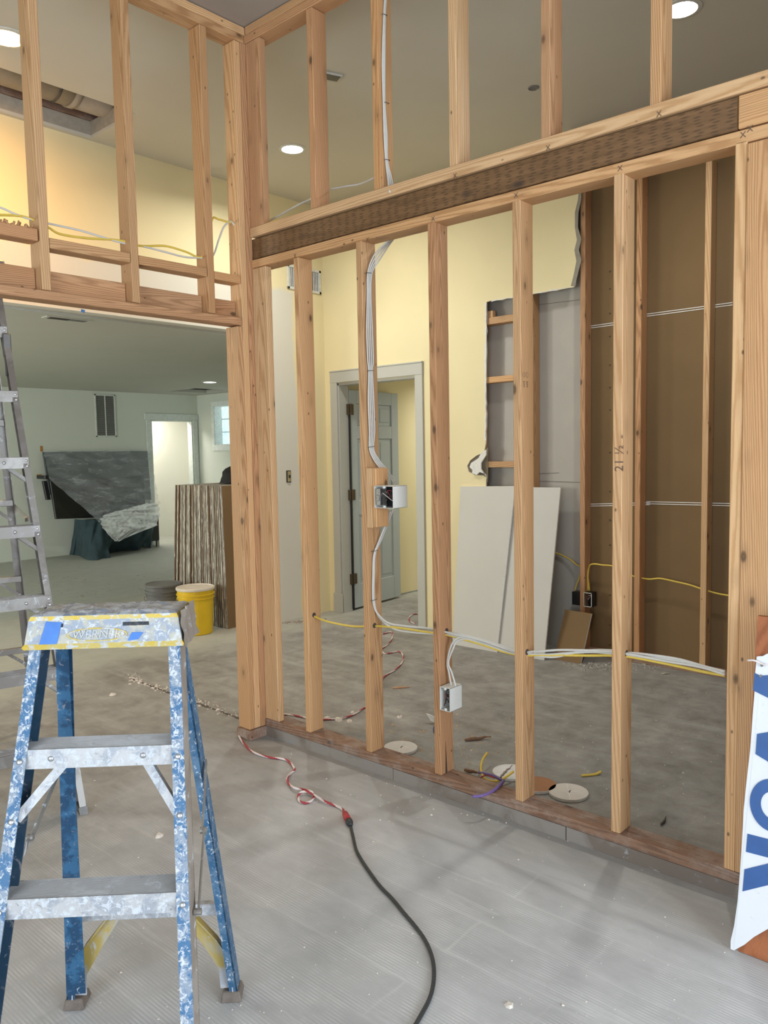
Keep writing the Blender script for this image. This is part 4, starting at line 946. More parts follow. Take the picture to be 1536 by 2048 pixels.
cable('run_cable', [H(890, 1264, .006), H(920, 1268), H(960, 1278), H(1000, 1290), H(1030, 1301, -.006), H(1060, 1308), H(1100, 1309), H(1140, 1306), H(1185, 1304), H(1226, 1307), H(1262, 1306, .006), H(1310, 1311), H(1360, 1319), H(1410, 1333), H(1450, 1343)], .0045, WCABLE, 'white cable starting at the split stud and running right to the end post')
for k, (dx_, dy_) in enumerate(((0, 0), (9, 6))):
    pts = [H(1030, 1301+dy_*.3), H(985, 1287+dy_*.2), H(945, 1276+dy_*.3), AX(918-dx_*.2, 1275+dy_, XA+.04), AX(903+dx_*.4, 1290+dy_, XA+.035), AX(895+dx_*.2, 1325, XA+.035), AX(898+dx_*.6, 1345, XA+.035), AX(903+dx_, 1374, XA+.035)]
    cable('drop_cable', pts, .0042, WCABLE, 'white cable looping down from the horizontal run into the low outlet box', group='drop cables to the low outlet box')
# splits, holes in studs
def stud_mark(st, p, r, name='drilled_hole'):
    m2 = MB(); m2.tube([p+V3((0, .0004, 0)), p+V3((0, -.0006, 0))], r, 16); child_world(name, m2, DARK, st)
for key, x, y, k in ((588, 628, 1230, 0), (710, 749, 1251, 1), (858, 893, 1262, 2), (1030, 1054, 1304, 3), (1224, 1253, 1307, 4)):
    p = AY(x, y, sy[k]); p.x = min(max(p.x, XA+.03), XA+.06); p.y = sy[k]; stud_mark(stud_o[key], p, .012)
m2 = MB(); a = V3((XA+.03, sy[2]-.0006, .092)); m2.prism([a, a+V3((.012, 0, 0)), a+V3((.003, 0, .14))], (0, .002, 0)); child_world('split', m2, DARK, stud_o[858])
# pencil marks, stamps
p = AX(1239, 916, XA-.0006); text_child('21 ½', p, (0, 0, 1), (0, 1, 0), .045, PENCIL, stud_o[1224], 'pencil_mark')
p = AY(1048, 768, sy[3]-.0006); text_child('2X4', p, (0, 0, -1), (1, 0, 0), .014, PENCIL, stud_o[1030], 'grade_stamp'); 
p2 = p+V3((.022, 0, 0)); text_child('2X4', p2, (0, 0, -1), (1, 0, 0), .014, PENCIL, stud_o[1030], 'grade_stamp')
for p2_ in (p+V3((.0, 0, .035)), p+V3((.022, 0, .035))):
    m2 = MB(); m2.tube([p2_+V3((.007*cos(t_), 0, .010*sin(t_))) for t_ in [i*pi/8 for i in range(17)]], .0006, 4, cap=False); child_world('grade_stamp', m2, PENCIL, stud_o[1030])
for (x, y) in ((590, 512), (735, 480), (866, 438), (1032, 391), (1240, 337), (1486, 270), (1500, 258)):
    text_child('X', AX(x, y, XA-.0007), (0, -1, 0), (0, 0, 1), .026, PENCIL, lp, 'pencil_mark')
for (x, y) in ((910, 352), (1096, 296), (1318, 228)):
    text_child('X', AX(x, y, XA-.0068), (0, -1, 0), (0, 0, 1), .026, PENCIL, up_, 'pencil_mark')

# cables through the upper left studs
Ym = YB+.045
def U(x, y, d=0): return AY(x, y, Ym+d)
cable('upper_white_cable', [U(-40, 404), U(0, 415), U(35, 430), U(67, 440), U(97, 447), U(160, 461), U(210, 476), U(250, 487), U(283, 492), U(330, 504), U(370, 514), U(403, 516), U(417, 520), U(428, 508), U(438, 478), U(447, 455), U(460, 443), U(470, 452), U(480, 465)], .0045, WCABLE, 'white cable threading the header studs at upper left')
cable('upper_yellow_cable', [U(-40, 432), U(0, 430), U(40, 432), U(67, 440), U(97, 455), U(120, 468), U(170, 476), U(220, 479), U(250, 483), U(283, 492), U(330, 492), U(370, 503), U(403, 514), U(415, 480), U(425, 438), U(438, 439), U(462, 446)], .0050, YCABLE, 'yellow cable threading the header studs at upper left')
Xn = XA+.10
cable('upper_white_cable', [AX(505, 458, Xm), AX(530, 446, Xn), AX(560, 430, Xn), AX(600, 408, Xn), AX(618, 400, XA+.12), AX(650, 382, XA+.12), AX(690, 373, Xn), AX(720, 368, Xn), AX(748, 356, Xm)], .0045, WCABLE, 'white cable rising from the corner across the upper bays')
cable('upper_yellow_cable', [AX(505, 462, Xm), AX(522, 452, Xm), AX(545, 443, Xm), AX(562, 440, Xm), AX(573, 441, Xm), AX(579, 447, Xm)], .0052, YCABLE, 'short yellow cable end poking out of the corner stud above the beam')

# closet electrics
def K(x, y, d=0): return AX(x, y, X2+.04+d)
cable('closet_yellow_cable', [K(1108, 1105, .04), K(1125, 1111, .04), K(1142, 1120, .03), K(1153, 1129, .02), K(1168, 1137), K(1174, 1150), K(1178, 1180)], .0055, YCABLE, 'yellow cable arching out behind the leaning sheets to the closet stud')
cable('closet_yellow_cable', [K(1172, 1128), K(1175, 1150), K(1179, 1182)], .0055, YCABLE, 'yellow cable dropping straight into the white-rimmed box')
cable('closet_yellow_cable', [K(1176, 1182), K(1176, 1150), K(1179, 1132), K(1188, 1128), K(1205, 1130), K(1228, 1133), K(1260, 1150), K(1295, 1158), K(1320, 1157), K(1350, 1163), K(1380, 1170), K(1410, 1180), K(1440, 1188), K(1480, 1194)], .0055, YCABLE, 'long yellow cable waving right across the brown closet wall')
cable('closet_yellow_cable', [K(1150, 1181), K(1153, 1170), K(1157, 1160), K(1160, 1150)], .0055, YCABLE, 'short yellow cable entering the black box')
z0 = K(1178, 1211).z; z1 = K(1178, 1183).z
ye = AX(1168, 1197, X2-.004).y
ebox('closet_outlet_box', X2-.008, ye, .062, z0, z1-z0, .07, BLACK, BLACK, 'black outlet box with white rim on the right side of the closet stud', 3)
mb = MB(); y0, y1_ = ye-.062, ye; x0 = X2-.0115; T = .004
mb.box((x0, y0, z0), (x0+.003, y0+T, z1)).box((x0, y1_-T, z0), (x0+.003, y1_, z1)).box((x0, y0, z0), (x0+.003, y1_, z0+T)).box((x0, y0, z1-T), (x0+.003, y1_, z1)); r_ = mb.build('rim', WCABLE, bpy.data.objects['closet_outlet_box']); tag(r_, 'white rim')
p = AX(1145, 1181, X2+.02); mb = MB().box((X2+.01, 2.679, K(1150, 1208).z), (X2+.07, 2.745, K(1150, 1182).z)); tag(mb.build('junction_box', BLACK, bev=.002), 'solid black box on the left side of the closet stud', 'electrical box')
# outlet on white wall
p = AY(577, 953, Y2); r_ = thing('wall_outlet', p+V3((0, -.002, 0)), 'bare switch with no cover plate on the pale wall behind the first lower bay', 'switch')
MB().box((p.x-.026, Y2-.004, p.z-.052), (p.x+.026, Y2-.001, p.z+.052)).build('box_opening', BLACK, r_)
MB().box((p.x-.016, Y2-.012, p.z-.045), (p.x+.016, Y2-.004, p.z+.045)).build('strap', YPAIL and plain('brass_strap', (.45, .38, .22), .4, .6), r_, bev=.001)
MB().box((p.x-.007, Y2-.020, p.z-.013), (p.x+.007, Y2-.012, p.z+.013)).build('toggle', BLACK, r_, bev=.001)

# vents, detectors, lamps
def grille(name, o, ux, uz, w_, h_, n_, outward, fm, sm, label, split=0, vertical=False):
    r_ = thing(name, o, label, 'vent'); o, ux, uz, nn = V3(o), V3(ux), V3(uz), V3(outward); b = .022
    mb = MB(); mb.obox(o, ux*w_, uz*b, nn*.012).obox(o+uz*(h_-b), ux*w_, uz*b, nn*.012).obox(o, ux*b, uz*h_, nn*.012).obox(o+ux*(w_-b), ux*b, uz*h_, nn*.012)
    if split: mb.obox(o+ux*(w_/2-.008), ux*.016, uz*h_, nn*.010)
    mb.build('frame', fm, r_, bev=.002)
    MB().obox(o+ux*b+uz*b, ux*(w_-2*b), uz*(h_-2*b), nn*.001).build('backing', DARK, r_)
    for i in range(n_):
        t = (i+.5)/n_
        if vertical: m2 = MB().obox(o+ux*(b+(w_-2*b)*t)+uz*b, ux*.004+nn*.008, nn*.0015, uz*(h_-2*b))
        else: m2 = MB().obox(o+ux*b+uz*(b+(h_-2*b)*t), ux*(w_-2*b), nn*.006-uz*.008, uz*.0015)
        m2.build('slat', sm, r_)
    return r_
a = AY(573, 530, Y2); b = AY(641, 588, Y2); GR = plain('vent_white', (.66, .66, .60), .5)
zt_ = (AY(573, 528, Y2).z); zb_ = AY(573, 577, Y2).z
grille('wall_vent', (a.x, Y2, zb_), (1, 0, 0), (0, 0, 1), b.x-a.x, zt_-zb_, 18, (0, -1, 0), GR, GR, 'white vertical-louvre vent high on the pale wall, behind the first lower stud', vertical=True)
GF = plain('vent_far', (.60, .63, .58), .5)
a = AY(188, 788, YG); b = AY(233, 874, YG)
grille('return_air_vent', (a.x, YG, b.z), (1, 0, 0), (0, 0, 1), b.x-a.x, a.z-b.z, 40, (0, -1, 0), GF, plain('slat_grey', (.30, .32, .30), .5), 'tall return-air grille on the pale green wall above the covered television', split=1)
r_ = thing('ceiling_register', (2.75, 5.62, ZG), 'dark slotted register in the low ceiling just beyond the wide header', 'vent')
ca, cb_ = AZ(90, 632, ZG), AZ(182, 642, ZG); dv_ = (cb_-ca).normalized(); pe = V3((-dv_.y, dv_.x, 0))
MB().obox(ca-pe*.03-V3((0, 0, .006)), cb_-ca, pe*.09, V3((0, 0, .006))).build('frame', CEILG, r_, bev=.001)
MB().obox(ca+dv_*.03-pe*.018-V3((0, 0, .009)), (cb_-ca)*.42, pe*.06, V3((0, 0, .003))).build('slots', DARK, r_)
MB().obox(ca+dv_*.17-pe*.018-V3((0, 0, .009)), (cb_-ca)*.38, pe*.06, V3((0, 0, .003))).build('damper', plain('damper_grey', (.16, .16, .14), .6), r_)
def can(name, p, r, em, label, zc_):
    t_ = thing(name, (p[0], p[1], zc_), label, 'ceiling light'); mb = MB(); N = 40
    for i in range(N):
        a0, a1 = 2*pi*i/N, 2*pi*(i+1)/N
        q = [V3((p[0]+R_*cos(a_), p[1]+R_*sin(a_), z_)) for R_, z_ in ((r+.022, zc_-.004), (r, zc_-.007)) for a_ in (a0, a1)]
        q2 = [v_+V3((0, 0, .004)) for v_ in q]
        mb.add([q[0], q[1], q[3], q[2]], [(0, 1, 2, 3)]); mb.add([q[2], q[3], q[3]+V3((0, 0, .006)), q[2]+V3((0, 0, .006))], [(0, 1, 2, 3)])
        mb.add([q[0], q[1], V3((q[1].x, q[1].y, zc_)), V3((q[0].x, q[0].y, zc_))], [(0, 3, 2, 1)])
    mb.build('trim_ring', GR, t_)
    m2 = MB(); m2.lathe((p[0], p[1], zc_-.0055), [(r, 0), (r, .004)], 40); tag(m2.build('lens', em, t_), 'glowing lens')
can('recessed_light', (3.93, 4.33), .075, LAMP_W, 'glaring white recessed lamp seen between the first upper bays', ZC)
can('recessed_light', (4.06, 1.60), .075, LAMP_W, 'glaring white recessed lamp at the top right', ZC)
can('recessed_light', (1.90, 4.24), .085, LAMP_Y, 'warm yellow recessed lamp at the top left edge', ZC)
can('recessed_light', (6.58, 9.04), .085, LAMP_G, 'small recessed lamp in the low ceiling of the far room', ZG)
can('recessed_light', (7.35, 10.95), .08, LAMP_G, 'dim recessed lamp near the far window, beyond the ceiling hatch', ZG) if False else None
c_ = AZ(663, 151, ZC); d_ = AZ(682, 152, ZC)-AZ(648, 145, ZC); d_.z = 0; d_.normalize(); e_ = V3((-d_.y, d_.x, 0))
r_ = thing('ceiling_box', c_, 'small dark rectangular box on the ceiling above the second upper bay', 'ceiling box')
MB().obox(c_-d_*.055-e_*.04-V3((0, 0, .012)), d_*.11, e_*.08, V3((0, 0, .012))).build('frame', GR, r_, bev=.003)
MB().obox(c_-d_*.045-e_*.03-V3((0, 0, .014)), d_*.09, e_*.06, V3((0, 0, .004))).build('opening', STEELD, r_)
c_ = AZ(1067, 175, ZC); mb = MB(); mb.tube([c_+V3((.03*cos(t_), .03*sin(t_), -.003)) for t_ in [i*pi/10 for i in range(20)]], .004, 6); mb.tube([c_+V3((0, 0, -.001)), c_+V3((0, 0, -.003))], .024, 16)
tag(mb.build('ceiling_hole_patch', plain('patch_grey', (.22, .20, .19), .8)), 'small round grey cut-out on the ceiling left of the fourth upper stud', 'cut-out')
# access hatch rim
mb = MB()
for (x0, y0, x1, y1) in ((ax0-.05, ay0-.05, ax1+.05, ay0), (ax0-.05, ay1, ax1+.05, ay1+.05), (ax0-.05, ay0, ax0, ay1), (ax1, ay0, ax1+.05, ay1)): mb.box((x0, y0, ZG-.012), (x1, y1, ZG))
pass

# ------------------------------------------------------------------ drywall pieces leaning on the yellow wall
def lean(name, bl, br, tr, tl, th, mats, label, cat='drywall sheet'):
    n = (V3(br)-V3(bl)).cross(V3(tl)-V3(bl)).normalized()
    if n.x > 0: n = -n
    mb = MB(); mb.prism([bl, br, tr, tl], -n*th)
    for i in range(2, 6): mb.m[i] = 1
    return tag(mb.build(name, mats, origin=bl), label, cat)
def onlean(x, y, base_x, slope): # plane x = base_x + slope*z
    return APL(x, y, (base_x, 0, 0), (1, 0, -slope))
P = lambda x, y: onlean(x, y, 4.715, .27)
bl, br = P(905, 1293), P(994, 1308); tl, tr = P(921, 973), P(1030, 972)
for q in (bl, br): q.z = .001; 
lean('drywall_sheet', bl, br, tr, tl, .0127, [DWFACE, GYPS], 'left front grey drywall piece leaning on the yellow wall')
P = lambda x, y: onlean(x, y, 4.735, .275)
bl, br = P(975, 1305), P(1088, 1322); tl, tr = P(1000, 974), P(1121, 975)
for q in (bl, br): q.z = .001
lean('drywall_sheet', bl, br, tr, tl, .0127, [DWFACE, GYPS], 'right rear grey drywall piece, overlapped by the left one')
P = lambda x, y: onlean(x, y, 4.80, .46)
bl, br = P(1107.6, 1316), P(1161, 1326); tl, tr = P(1130, 1219), P(1183, 1227)
for q in (bl, br): q.z = .001
lean('drywall_offcut', bl, br, tr, tl, .0127, [KRAFT, GYPS], 'small brown-backed drywall offcut leaning at the foot of the closet stud', 'drywall offcut')

# ------------------------------------------------------------------ far room contents
# stack of drywall sheets standing on edge, ends towards the opening
n_s = 36; rq = random.Random(4); sh = None
ya, yb2 = 5.345, 6.07
for i in range(n_s):
    t = i/(n_s-1); y0 = ya+(yb2-ya)*t; xs_ = 3.99-.04*t+rq.uniform(-.008, .008); lean_ = -.02+.13*t
    hh = 1.205+rq.uniform(-.008, .006)
    mb = MB(); T = .0163
    mb.hexa([(0, 0, 0), (2.1, 0, 0), (2.1, T, 0), (0, T, 0)], [(0, -lean_, hh), (2.1, -lean_, hh), (2.1, T-lean_, hh), (0, T-lean_, hh)])
    for q in range(len(mb.m)): mb.m[q] = 0
    o = mb.build('drywall_sheet', [SEDGE, KRAFT], origin=(0, 0, 0)) if sh is None else sh.copy()
    if sh is None:
        for p_ in o.data.polygons:
            if abs(p_.normal.y) > .8: p_.material_index = 1
        sh = o
    else:
        o.data = sh.data.copy(); COL.objects.link(o)
        for v_ in o.data.vertices: v_.co.y = (T if v_.co.y > 1e-4+(-(0 if v_.co.z < .1 else sh['lean'])) else 0)-(lean_ if v_.co.z > .1 else 0)
    if i == 0: o['lean'] = lean_
    o.location = (xs_, y0, 0.001)
    tag(o, 'nearest sheet of the standing drywall stack, its brown face beside the corner post' if i == 0 else 'farthest sheet of the standing drywall stack, at its left edge above the grey pail' if i == n_s-1 else 'drywall sheet on edge inside the leaning stack behind the yellow pail', 'drywall sheet', 'stacked drywall sheets behind the pails')
if 'lean' in sh: del sh['lean']
for o in bpy.data.objects:
    if 'lean' in o: del o['lean']
mb = MB(); c_ = V3((4.42, 5.62, 1.21)); 
for i in range(9):
    for j in range(17):
        a_, b_ = pi/2*i/8, 2*pi*j/16; R_ = 1+.2*noise.noise(V3((i*.6, j*.5, 2))); mb.v.append(c_+V3((.22*cos(b_)*cos(a_)*R_, .2*sin(b_)*cos(a_)*R_, .16*sin(a_)*R_)))
for i in range(8):
    for j in range(16): q = i*17+j; mb.f.append((q, q+1, q+18, q+17)); mb.m.append(0)
tag(mb.build('dark_jacket', CLOTH, smooth=True), 'black crumpled cloth lying on the standing drywall stack', 'cloth')
# pails
def pail(name, c, r0, r1, h, mat, lidm, label, lid=True):
    t_ = thing(name, c, label, 'bucket'); c = V3(c)
    pr = [(r0*.96, 0), (r0, .006), (r0+(r1-r0)*.78, h*.78), (r0+(r1-r0)*.78+.006, h*.785), (r0+(r1-r0)*.80+.006, h*.80), (r0+(r1-r0)*.8, h*.805), (r0+(r1-r0)*.87, h*.86), (r0+(r1-r0)*.87+.007, h*.865), (r0+(r1-r0)*.88+.007, h*.885), (r1-.003, h*.89), (r1-.002, h*.97), (r1+.001, h*.975), (r1+.001, h)]
    MB().lathe(c, pr, 40).build('body', mat, t_, smooth=False)
    if lid: MB().lathe(c+V3((0, 0, h-.012)), [(r1+.004, 0), (r1+.007, .004), (r1+.007, .018), (r1+.002, .022), (r1-.008, .022), (r1-.012, .016), (.02, .017)], 40).build('lid', lidm, t_)
    mb = MB(); hp = [c+V3((cos(a_)*(r1+.010), sin(a_)*(r1+.010), h*.80-.10*sin((a_-radians(-10))/pi*pi))) for a_ in [radians(-10)+pi*k/14 for k in range(15)]]
    mb.tube(hp, .003, 6); mb.build('bail_handle', NAIL, t_, smooth=True)
    return t_
pail('yellow_pail', (3.75, 5.45, 0), .130, .150, .375, YPAIL, WLID, 'yellow plastic pail with a dirty white lid behind the blue ladder')
pail('grey_pail', (3.70, 5.84, 0), .13, .150, .37, GPAIL, GPAIL, 'dark grey pail half hidden behind the yellow one')  # open pail: the lid disc stands in for its dark inside

# covered television, cabinet and plastic
def G(x, y, v): return AY(x, y, v)
def quadpanel(name, pts, th, mat, parent=None, bev=.004):
    n = (pts[1]-pts[0]).cross(pts[3]-pts[0]).normalized(); n = n if n.y > 0 else -n
    mb = MB(); mb.prism(pts, n*th); return mb.build(name, mat, parent, bev=bev)
tv = thing('television', G(200, 1040, 10.95), 'black flat television hanging askew on its wall arm under the plastic', 'television')
scr = [G(100, 962, 10.95), G(112, 1038, 10.90), G(292, 1032, 10.80), G(288, 950, 10.85)]
quadpanel('bezel', scr, .05, BLACK, tv)
cc = sum(scr, V3((0, 0, 0)))/4
ins = [p+(cc-p)*.07+V3((0, -.006, 0)) for p in scr]; quadpanel('screen', ins, .004, SCREEN, tv, bev=0)
MB().obox(G(86, 962, 11.02), G(94, 1000, 11.0)-G(86, 962, 11.02), V3((.06, 0, 0)), V3((0, .05, 0))).obox(G(90, 958, 11.0), V3((.12, 0, -.01)), V3((0, .26, 0)), V3((0, 0, .05))).build('wall_arm', BLACK, tv, bev=.004)
wb_ = [G(86, 904, 11.22), G(100, 990, 11.22), G(303, 1000, 11.22), G(295, 902, 11.22)]
o = quadpanel('covered_board', wb_, .03, plain('panel_dark_grey', (.05, .06, .065), .5)); tag(o, 'large dark board fixed high on the pale wall under the plastic sheet', 'board')
# plastic: grid warped over the quad
def drape(name, tl, tr, br, bl, mat, label, amp, nu=60, nv=40, seed=0, edge=None):
    mb = MB()
    for j in range(nv+1):
        for i in range(nu+1):
            s_, t_ = i/nu, j/nv
            l_ = edge(t_)[0] if edge else tl.lerp(bl, t_); r_ = edge(t_)[1] if edge else tr.lerp(br, t_)
            p = l_.lerp(r_, s_)
            f = noise.noise(V3((s_*2+t_*2.2+seed, t_*9-s_*5, seed)))*amp+abs(noise.noise(V3((s_*3+seed, t_*30-s_*16, seed+5))))*amp*.8+abs(noise.noise(V3((s_*16-t_*10+seed, t_*3, seed+9))))*amp*.5*t_
            mb.v.append(p+V3((0, f-amp, 0)))
    for j in range(nv):
        for i in range(nu): q = j*(nu+1)+i; mb.f.append((q, q+1, q+nu+2, q+nu+1)); mb.m.append(0)
    o = mb.build(name, mat, smooth=True); return tag(o, label, 'plastic sheet')
def poly_edge(Ls, Rs):
    def e(t):
        def s(P_):
            n_ = len(P_)-1; k = min(int(t*n_), n_-1); return P_[k].lerp(P_[k+1], t*n_-k)
        return s(Ls), s(Rs)
    return e
Ls = [G(86, 902, 11.12), G(90, 930, 11.05), G(95, 957, 10.86), G(122, 981, 10.74), G(150, 1004, 10.66), G(178, 1028, 10.6), G(200, 1048, 10.56)]
Rs = [G(297, 900, 11.12), G(300, 930, 11.0), G(306, 957, 10.75), G(312, 981, 10.65), G(315, 1004, 10.6), G(314, 1012, 10.58), G(312, 1018, 10.56)]
drape('plastic_sheet', None, None, None, None, PLAS, 'translucent plastic sheet taped over the board and television on the far wall', .05, edge=poly_edge(Ls, Rs), seed=2)
Ls = [G(207, 1028, 10.50), G(198, 1038, 10.46), G(197, 1050, 10.44), G(210, 1066, 10.42), G(226, 1082, 10.42)]
Rs = [G(300, 1004, 10.50), G(315, 1012, 10.46), G(315, 1030, 10.44), G(309, 1050, 10.42), G(232, 1082, 10.42)]
drape('plastic_bunch', None, None, None, None, PLASW, 'whitish bunched lower end of the plastic hanging in front of the teal cover', .07, 36, 24, edge=poly_edge(Ls, Rs), seed=8)
for (x, y, w_, h_, lab) in ((80, 892, 5, 11, 'upper orange tape tab beside the covered board'), (73, 949, 10, 7, 'lower orange tape tab beside the covered board')):
    o = MB().box((G(x, y, YG).x, YG-.003, G(x, y+h_, YG).z), (G(x+w_, y, YG).x, YG-.001, G(x, y, YG).z)).build('tape_tab', ORTAPE); tag(o, lab, 'tape')
# teal cloth over low furniture
def cloth_loft(name, top, bot, mat, label, parent=None, n=10, fold=.05):
    tp_, bt_ = smooth_path(top, n), smooth_path(bot, n); mb = MB(); m_ = 12
    for j in range(m_+1):
        for i in range(len(tp_)):
            t_ = j/m_; p = tp_[i].lerp(bt_[i], t_); p = p+V3((0, -1, 0))*(noise.noise(V3((i*.22, t_*1.5, 4)))*fold*(t_+.2)); p.z = max(p.z, .004); mb.v.append(p)
    L_ = len(tp_)
    for j in range(m_):
        for i in range(L_-1): q = j*L_+i; mb.f.append((q, q+1, q+L_+1, q+L_)); mb.m.append(0)
    o = mb.build(name, mat, parent, smooth=True); return o
tf = thing('covered_cabinet', AZ(220, 1112), 'low cabinet under a dark teal moving blanket on the far floor', 'cabinet')
cb0 = AZ(160, 1108); zt2 = .52
mb = MB(); A0 = V3((5.7, 11.02, .1)); mb.box(A0, A0+V3((1.25, .24, .40))); mb.build('body', BLACK, tf, bev=.01)
for x_, y_ in ((5.7, 11.02), (6.9, 11.02), (5.7, 11.2), (6.9, 11.2)): MB().box((x_, y_, 0), (x_+.04, y_+.04, .1)).build('leg', NAIL, tf)
topl = [G(150, 1055, 10.9), G(168, 1040, 10.62), G(196, 1040, 10.58), G(214, 1048, 10.58), G(250, 1050, 10.58), G(290, 1048, 10.58), G(308, 1046, 10.7), G(309, 1046, 11.1)]
botl = [AZ(140, 1110, .0), AZ(158, 1112), AZ(176, 1120), AZ(216, 1116), AZ(222, 1108)+V3((0, .1, .0)), G(262, 1102, 10.9), G(290, 1092, 10.92), G(300, 1098, 10.95), G(309, 1103, 11.0)]
topl[0].z = topl[1].z = .56
o = cloth_loft('blanket', [V3((p.x, p.y, max(p.z, .42))) for p in topl], botl, TEAL, '', tf, 12, .10)
mb = MB().box((5.72, 10.75, .47), (6.72, 11.25, .51)); mb.build('blanket_top', TEAL, tf, bev=.015)
# ------------------------------------------------------------------ leaning sign at the right edge
pb = V3((2.307, .70, 0)); nrm = V3((1, 0, -.16))
def SG(x, y, off=0): 
    q = APL(x, y, pb, nrm); return q+V3((-off, 0, off*.16))
bl = SG(1463, 1903); bl.z = .002; slope_n = V3((1, 0, -.16)).normalized()
def SP(y_, z_, off=0): return V3((2.307+.16*z_-off, y_, z_))
tlz = SG(1515, 1232).z; ytl = SG(1515, 1232).y; ybl = SG(1476, 1908).y
sgn = thing('leaning_sign', SP(ybl, 0), 'white banner with big blue letters nailed over a reddish board, right edge', 'sign')
mb = MB(); mb.prism([SP(ybl, .002), SP(ybl-.62, .002), SP(ytl-.60, tlz), SP(ytl, tlz)], (.019, 0, 0)); mb.build('board', BOARD, sgn)
left = [(1515, 1313), (1512, 1345), (1511, 1380), (1507, 1430), (1502, 1500), (1495, 1560), (1489, 1620), (1486, 1680), (1482, 1740), (1477, 1800), (1470, 1850), (1463, 1880), (1463, 1902)]
bot = [(1470, 1902), (1490, 1888), (1510, 1872), (1536, 1857), (1580, 1835)]
pts = [SG(x, y, .006) for x, y in left+bot]
for p_ in pts: p_.z = max(p_.z, .004)
yy = pts[-1].y; far = [SP(ytl-.58, .30, .006), SP(ytl-.58, SG(1536, 1310, .006).z, .006), SG(1536, 1307, .006), SG(1527, 1312, .006), SG(1520, 1312, .006)]
mb = MB(); mb.prism(pts+far, (-.002, 0, .0003)); bn = mb.build('banner', BANNER, sgn)
def letter(poly, nm_='letter'):
    mb = MB(); mb.prism([SG(x, y, .009) for x, y in poly], (-.0008, 0, 0)); mb.build(nm_, BLUEL, bn)
letter([(1511, 1345), (1522, 1351), (1536, 1350), (1580, 1346), (1600, 1430), (1536, 1394), (1508, 1380)])
letter([(1516, 1467), (1540, 1463), (1600, 1455), (1600, 1570), (1536, 1521), (1513, 1507)])
# round letter: annulus
cy, cz = SG(1548, 1610, .009).y, SG(1548, 1610, .009).z; R1 = SG(1501, 1610, .009).y-cy; ry = R1
R1z = (SG(1540, 1556, .009).z-SG(1540, 1662, .009).z)/2
mb = MB(); N = 48
for k in range(N):
    a0, a1 = 2*pi*k/N, 2*pi*(k+1)/N
    q = [SP(cy+ry*f*cos(a_), cz+R1z*f*sin(a_), .0095) for f, a_ in ((1, a0), (1, a1), (.52, a1), (.52, a0))]
    mb.prism(q, (-.0008, 0, 0))
mb.build('letter', BLUEL, bn)
letter([(1497, 1666), (1536, 1676), (1600, 1690), (1600, 1728), (1536, 1713), (1494, 1702)])
letter([(1491, 1737), (1536, 1726), (1600, 1708), (1600, 1752), (1536, 1769), (1487, 1781)])
mb = MB(); mb.tube(smooth_path([SG(1536, 1330, .012), SG(1524, 1326, .014), SG(1512, 1320, .02), SG(1499, 1320, .02)], 5), .003, 6, rr=None); mb.build('frayed_tie', CWHITE, sgn, smooth=True)
for (x, y) in ((1526, 1330), (1524, 1351)): p = SG(x, y, .008); MB().tube([p, p+V3((-.006, 0, 0))], .004, 8).build('nail', NAIL, sgn)

# ------------------------------------------------------------------ cords on the floor
def fl(x, y, z=.006): return AZ(x, y, z)
fr_ = [(478, 1458), (476, 1466), (484, 1482), (498, 1498), (515, 1508), (540, 1515), (560, 1517), (575, 1521), (586, 1532), (589, 1540), (582, 1546), (575, 1556), (578, 1568), (590, 1576), (606, 1579), (622, 1583), (628, 1592), (622, 1602), (610, 1606), (600, 1603), (597, 1597), (597, 1590), (604, 1584), (616, 1584), (632, 1592), (650, 1603), (668, 1610), (684, 1618), (689, 1625)]
pts = smooth_path([fl(x, y, .006+(.012 if 10 < i < 16 and i % 2 else 0) + (.008 if 22 <= i <= 25 else 0)) for i, (x, y) in enumerate(fr_)], 8)
mb = MB(); seg = 10
mb.tube(pts, .0052, seg, twist=lambda i, k: 1 if ((k+i*.55) % seg) < seg*.5 else 0)
ec = thing('extension_cord', pts[0], 'red and white twisted extension cord running from the corner post to a dark plug', 'cord')
mb.build('cord', [CWHITE, CRED], ec, smooth=True)
p = fl(690, 1627, .012); q = fl(697, 1641, .012); d_ = (q-p).normalized()
mb = MB(); mb.tube([p-d_*.01, p, p+(q-p)*.4, q], .012, 16, rr=[.007, .012, .013, .013]); mb.build('socket', RED, ec, smooth=True)
bc = thing('black_cord', fl(703, 1660), 'thick black cord plugged into the red socket, curving to the bottom edge', 'cord')
mb = MB(); p2 = q+d_*.004; mb.tube([p2, p2+d_*.014, p2+d_*.024, p2+d_*.036], .012, 12, rr=[.014, .0145, .012, .008]); mb.tube([p2+V3((.013, .004, .004)), p2+d_*.016+V3((.015, .005, .004))], .004, 8); mb.build('plug', CBLACK, bc, smooth=True)
bp = [(701, 1651), (706, 1672), (712, 1698), (722, 1718), (740, 1745), (760, 1772), (785, 1798), (808, 1826), (830, 1852), (850, 1880), (863, 1910), (868, 1940), (866, 1972), (858, 2000), (845, 2025), (832, 2048), (815, 2075)]
mb = MB(); mb.tube(smooth_path([fl(x, y, .006) for x, y in bp], 8), .0058, 10); mb.build('cord', CBLACK, bc, smooth=True)
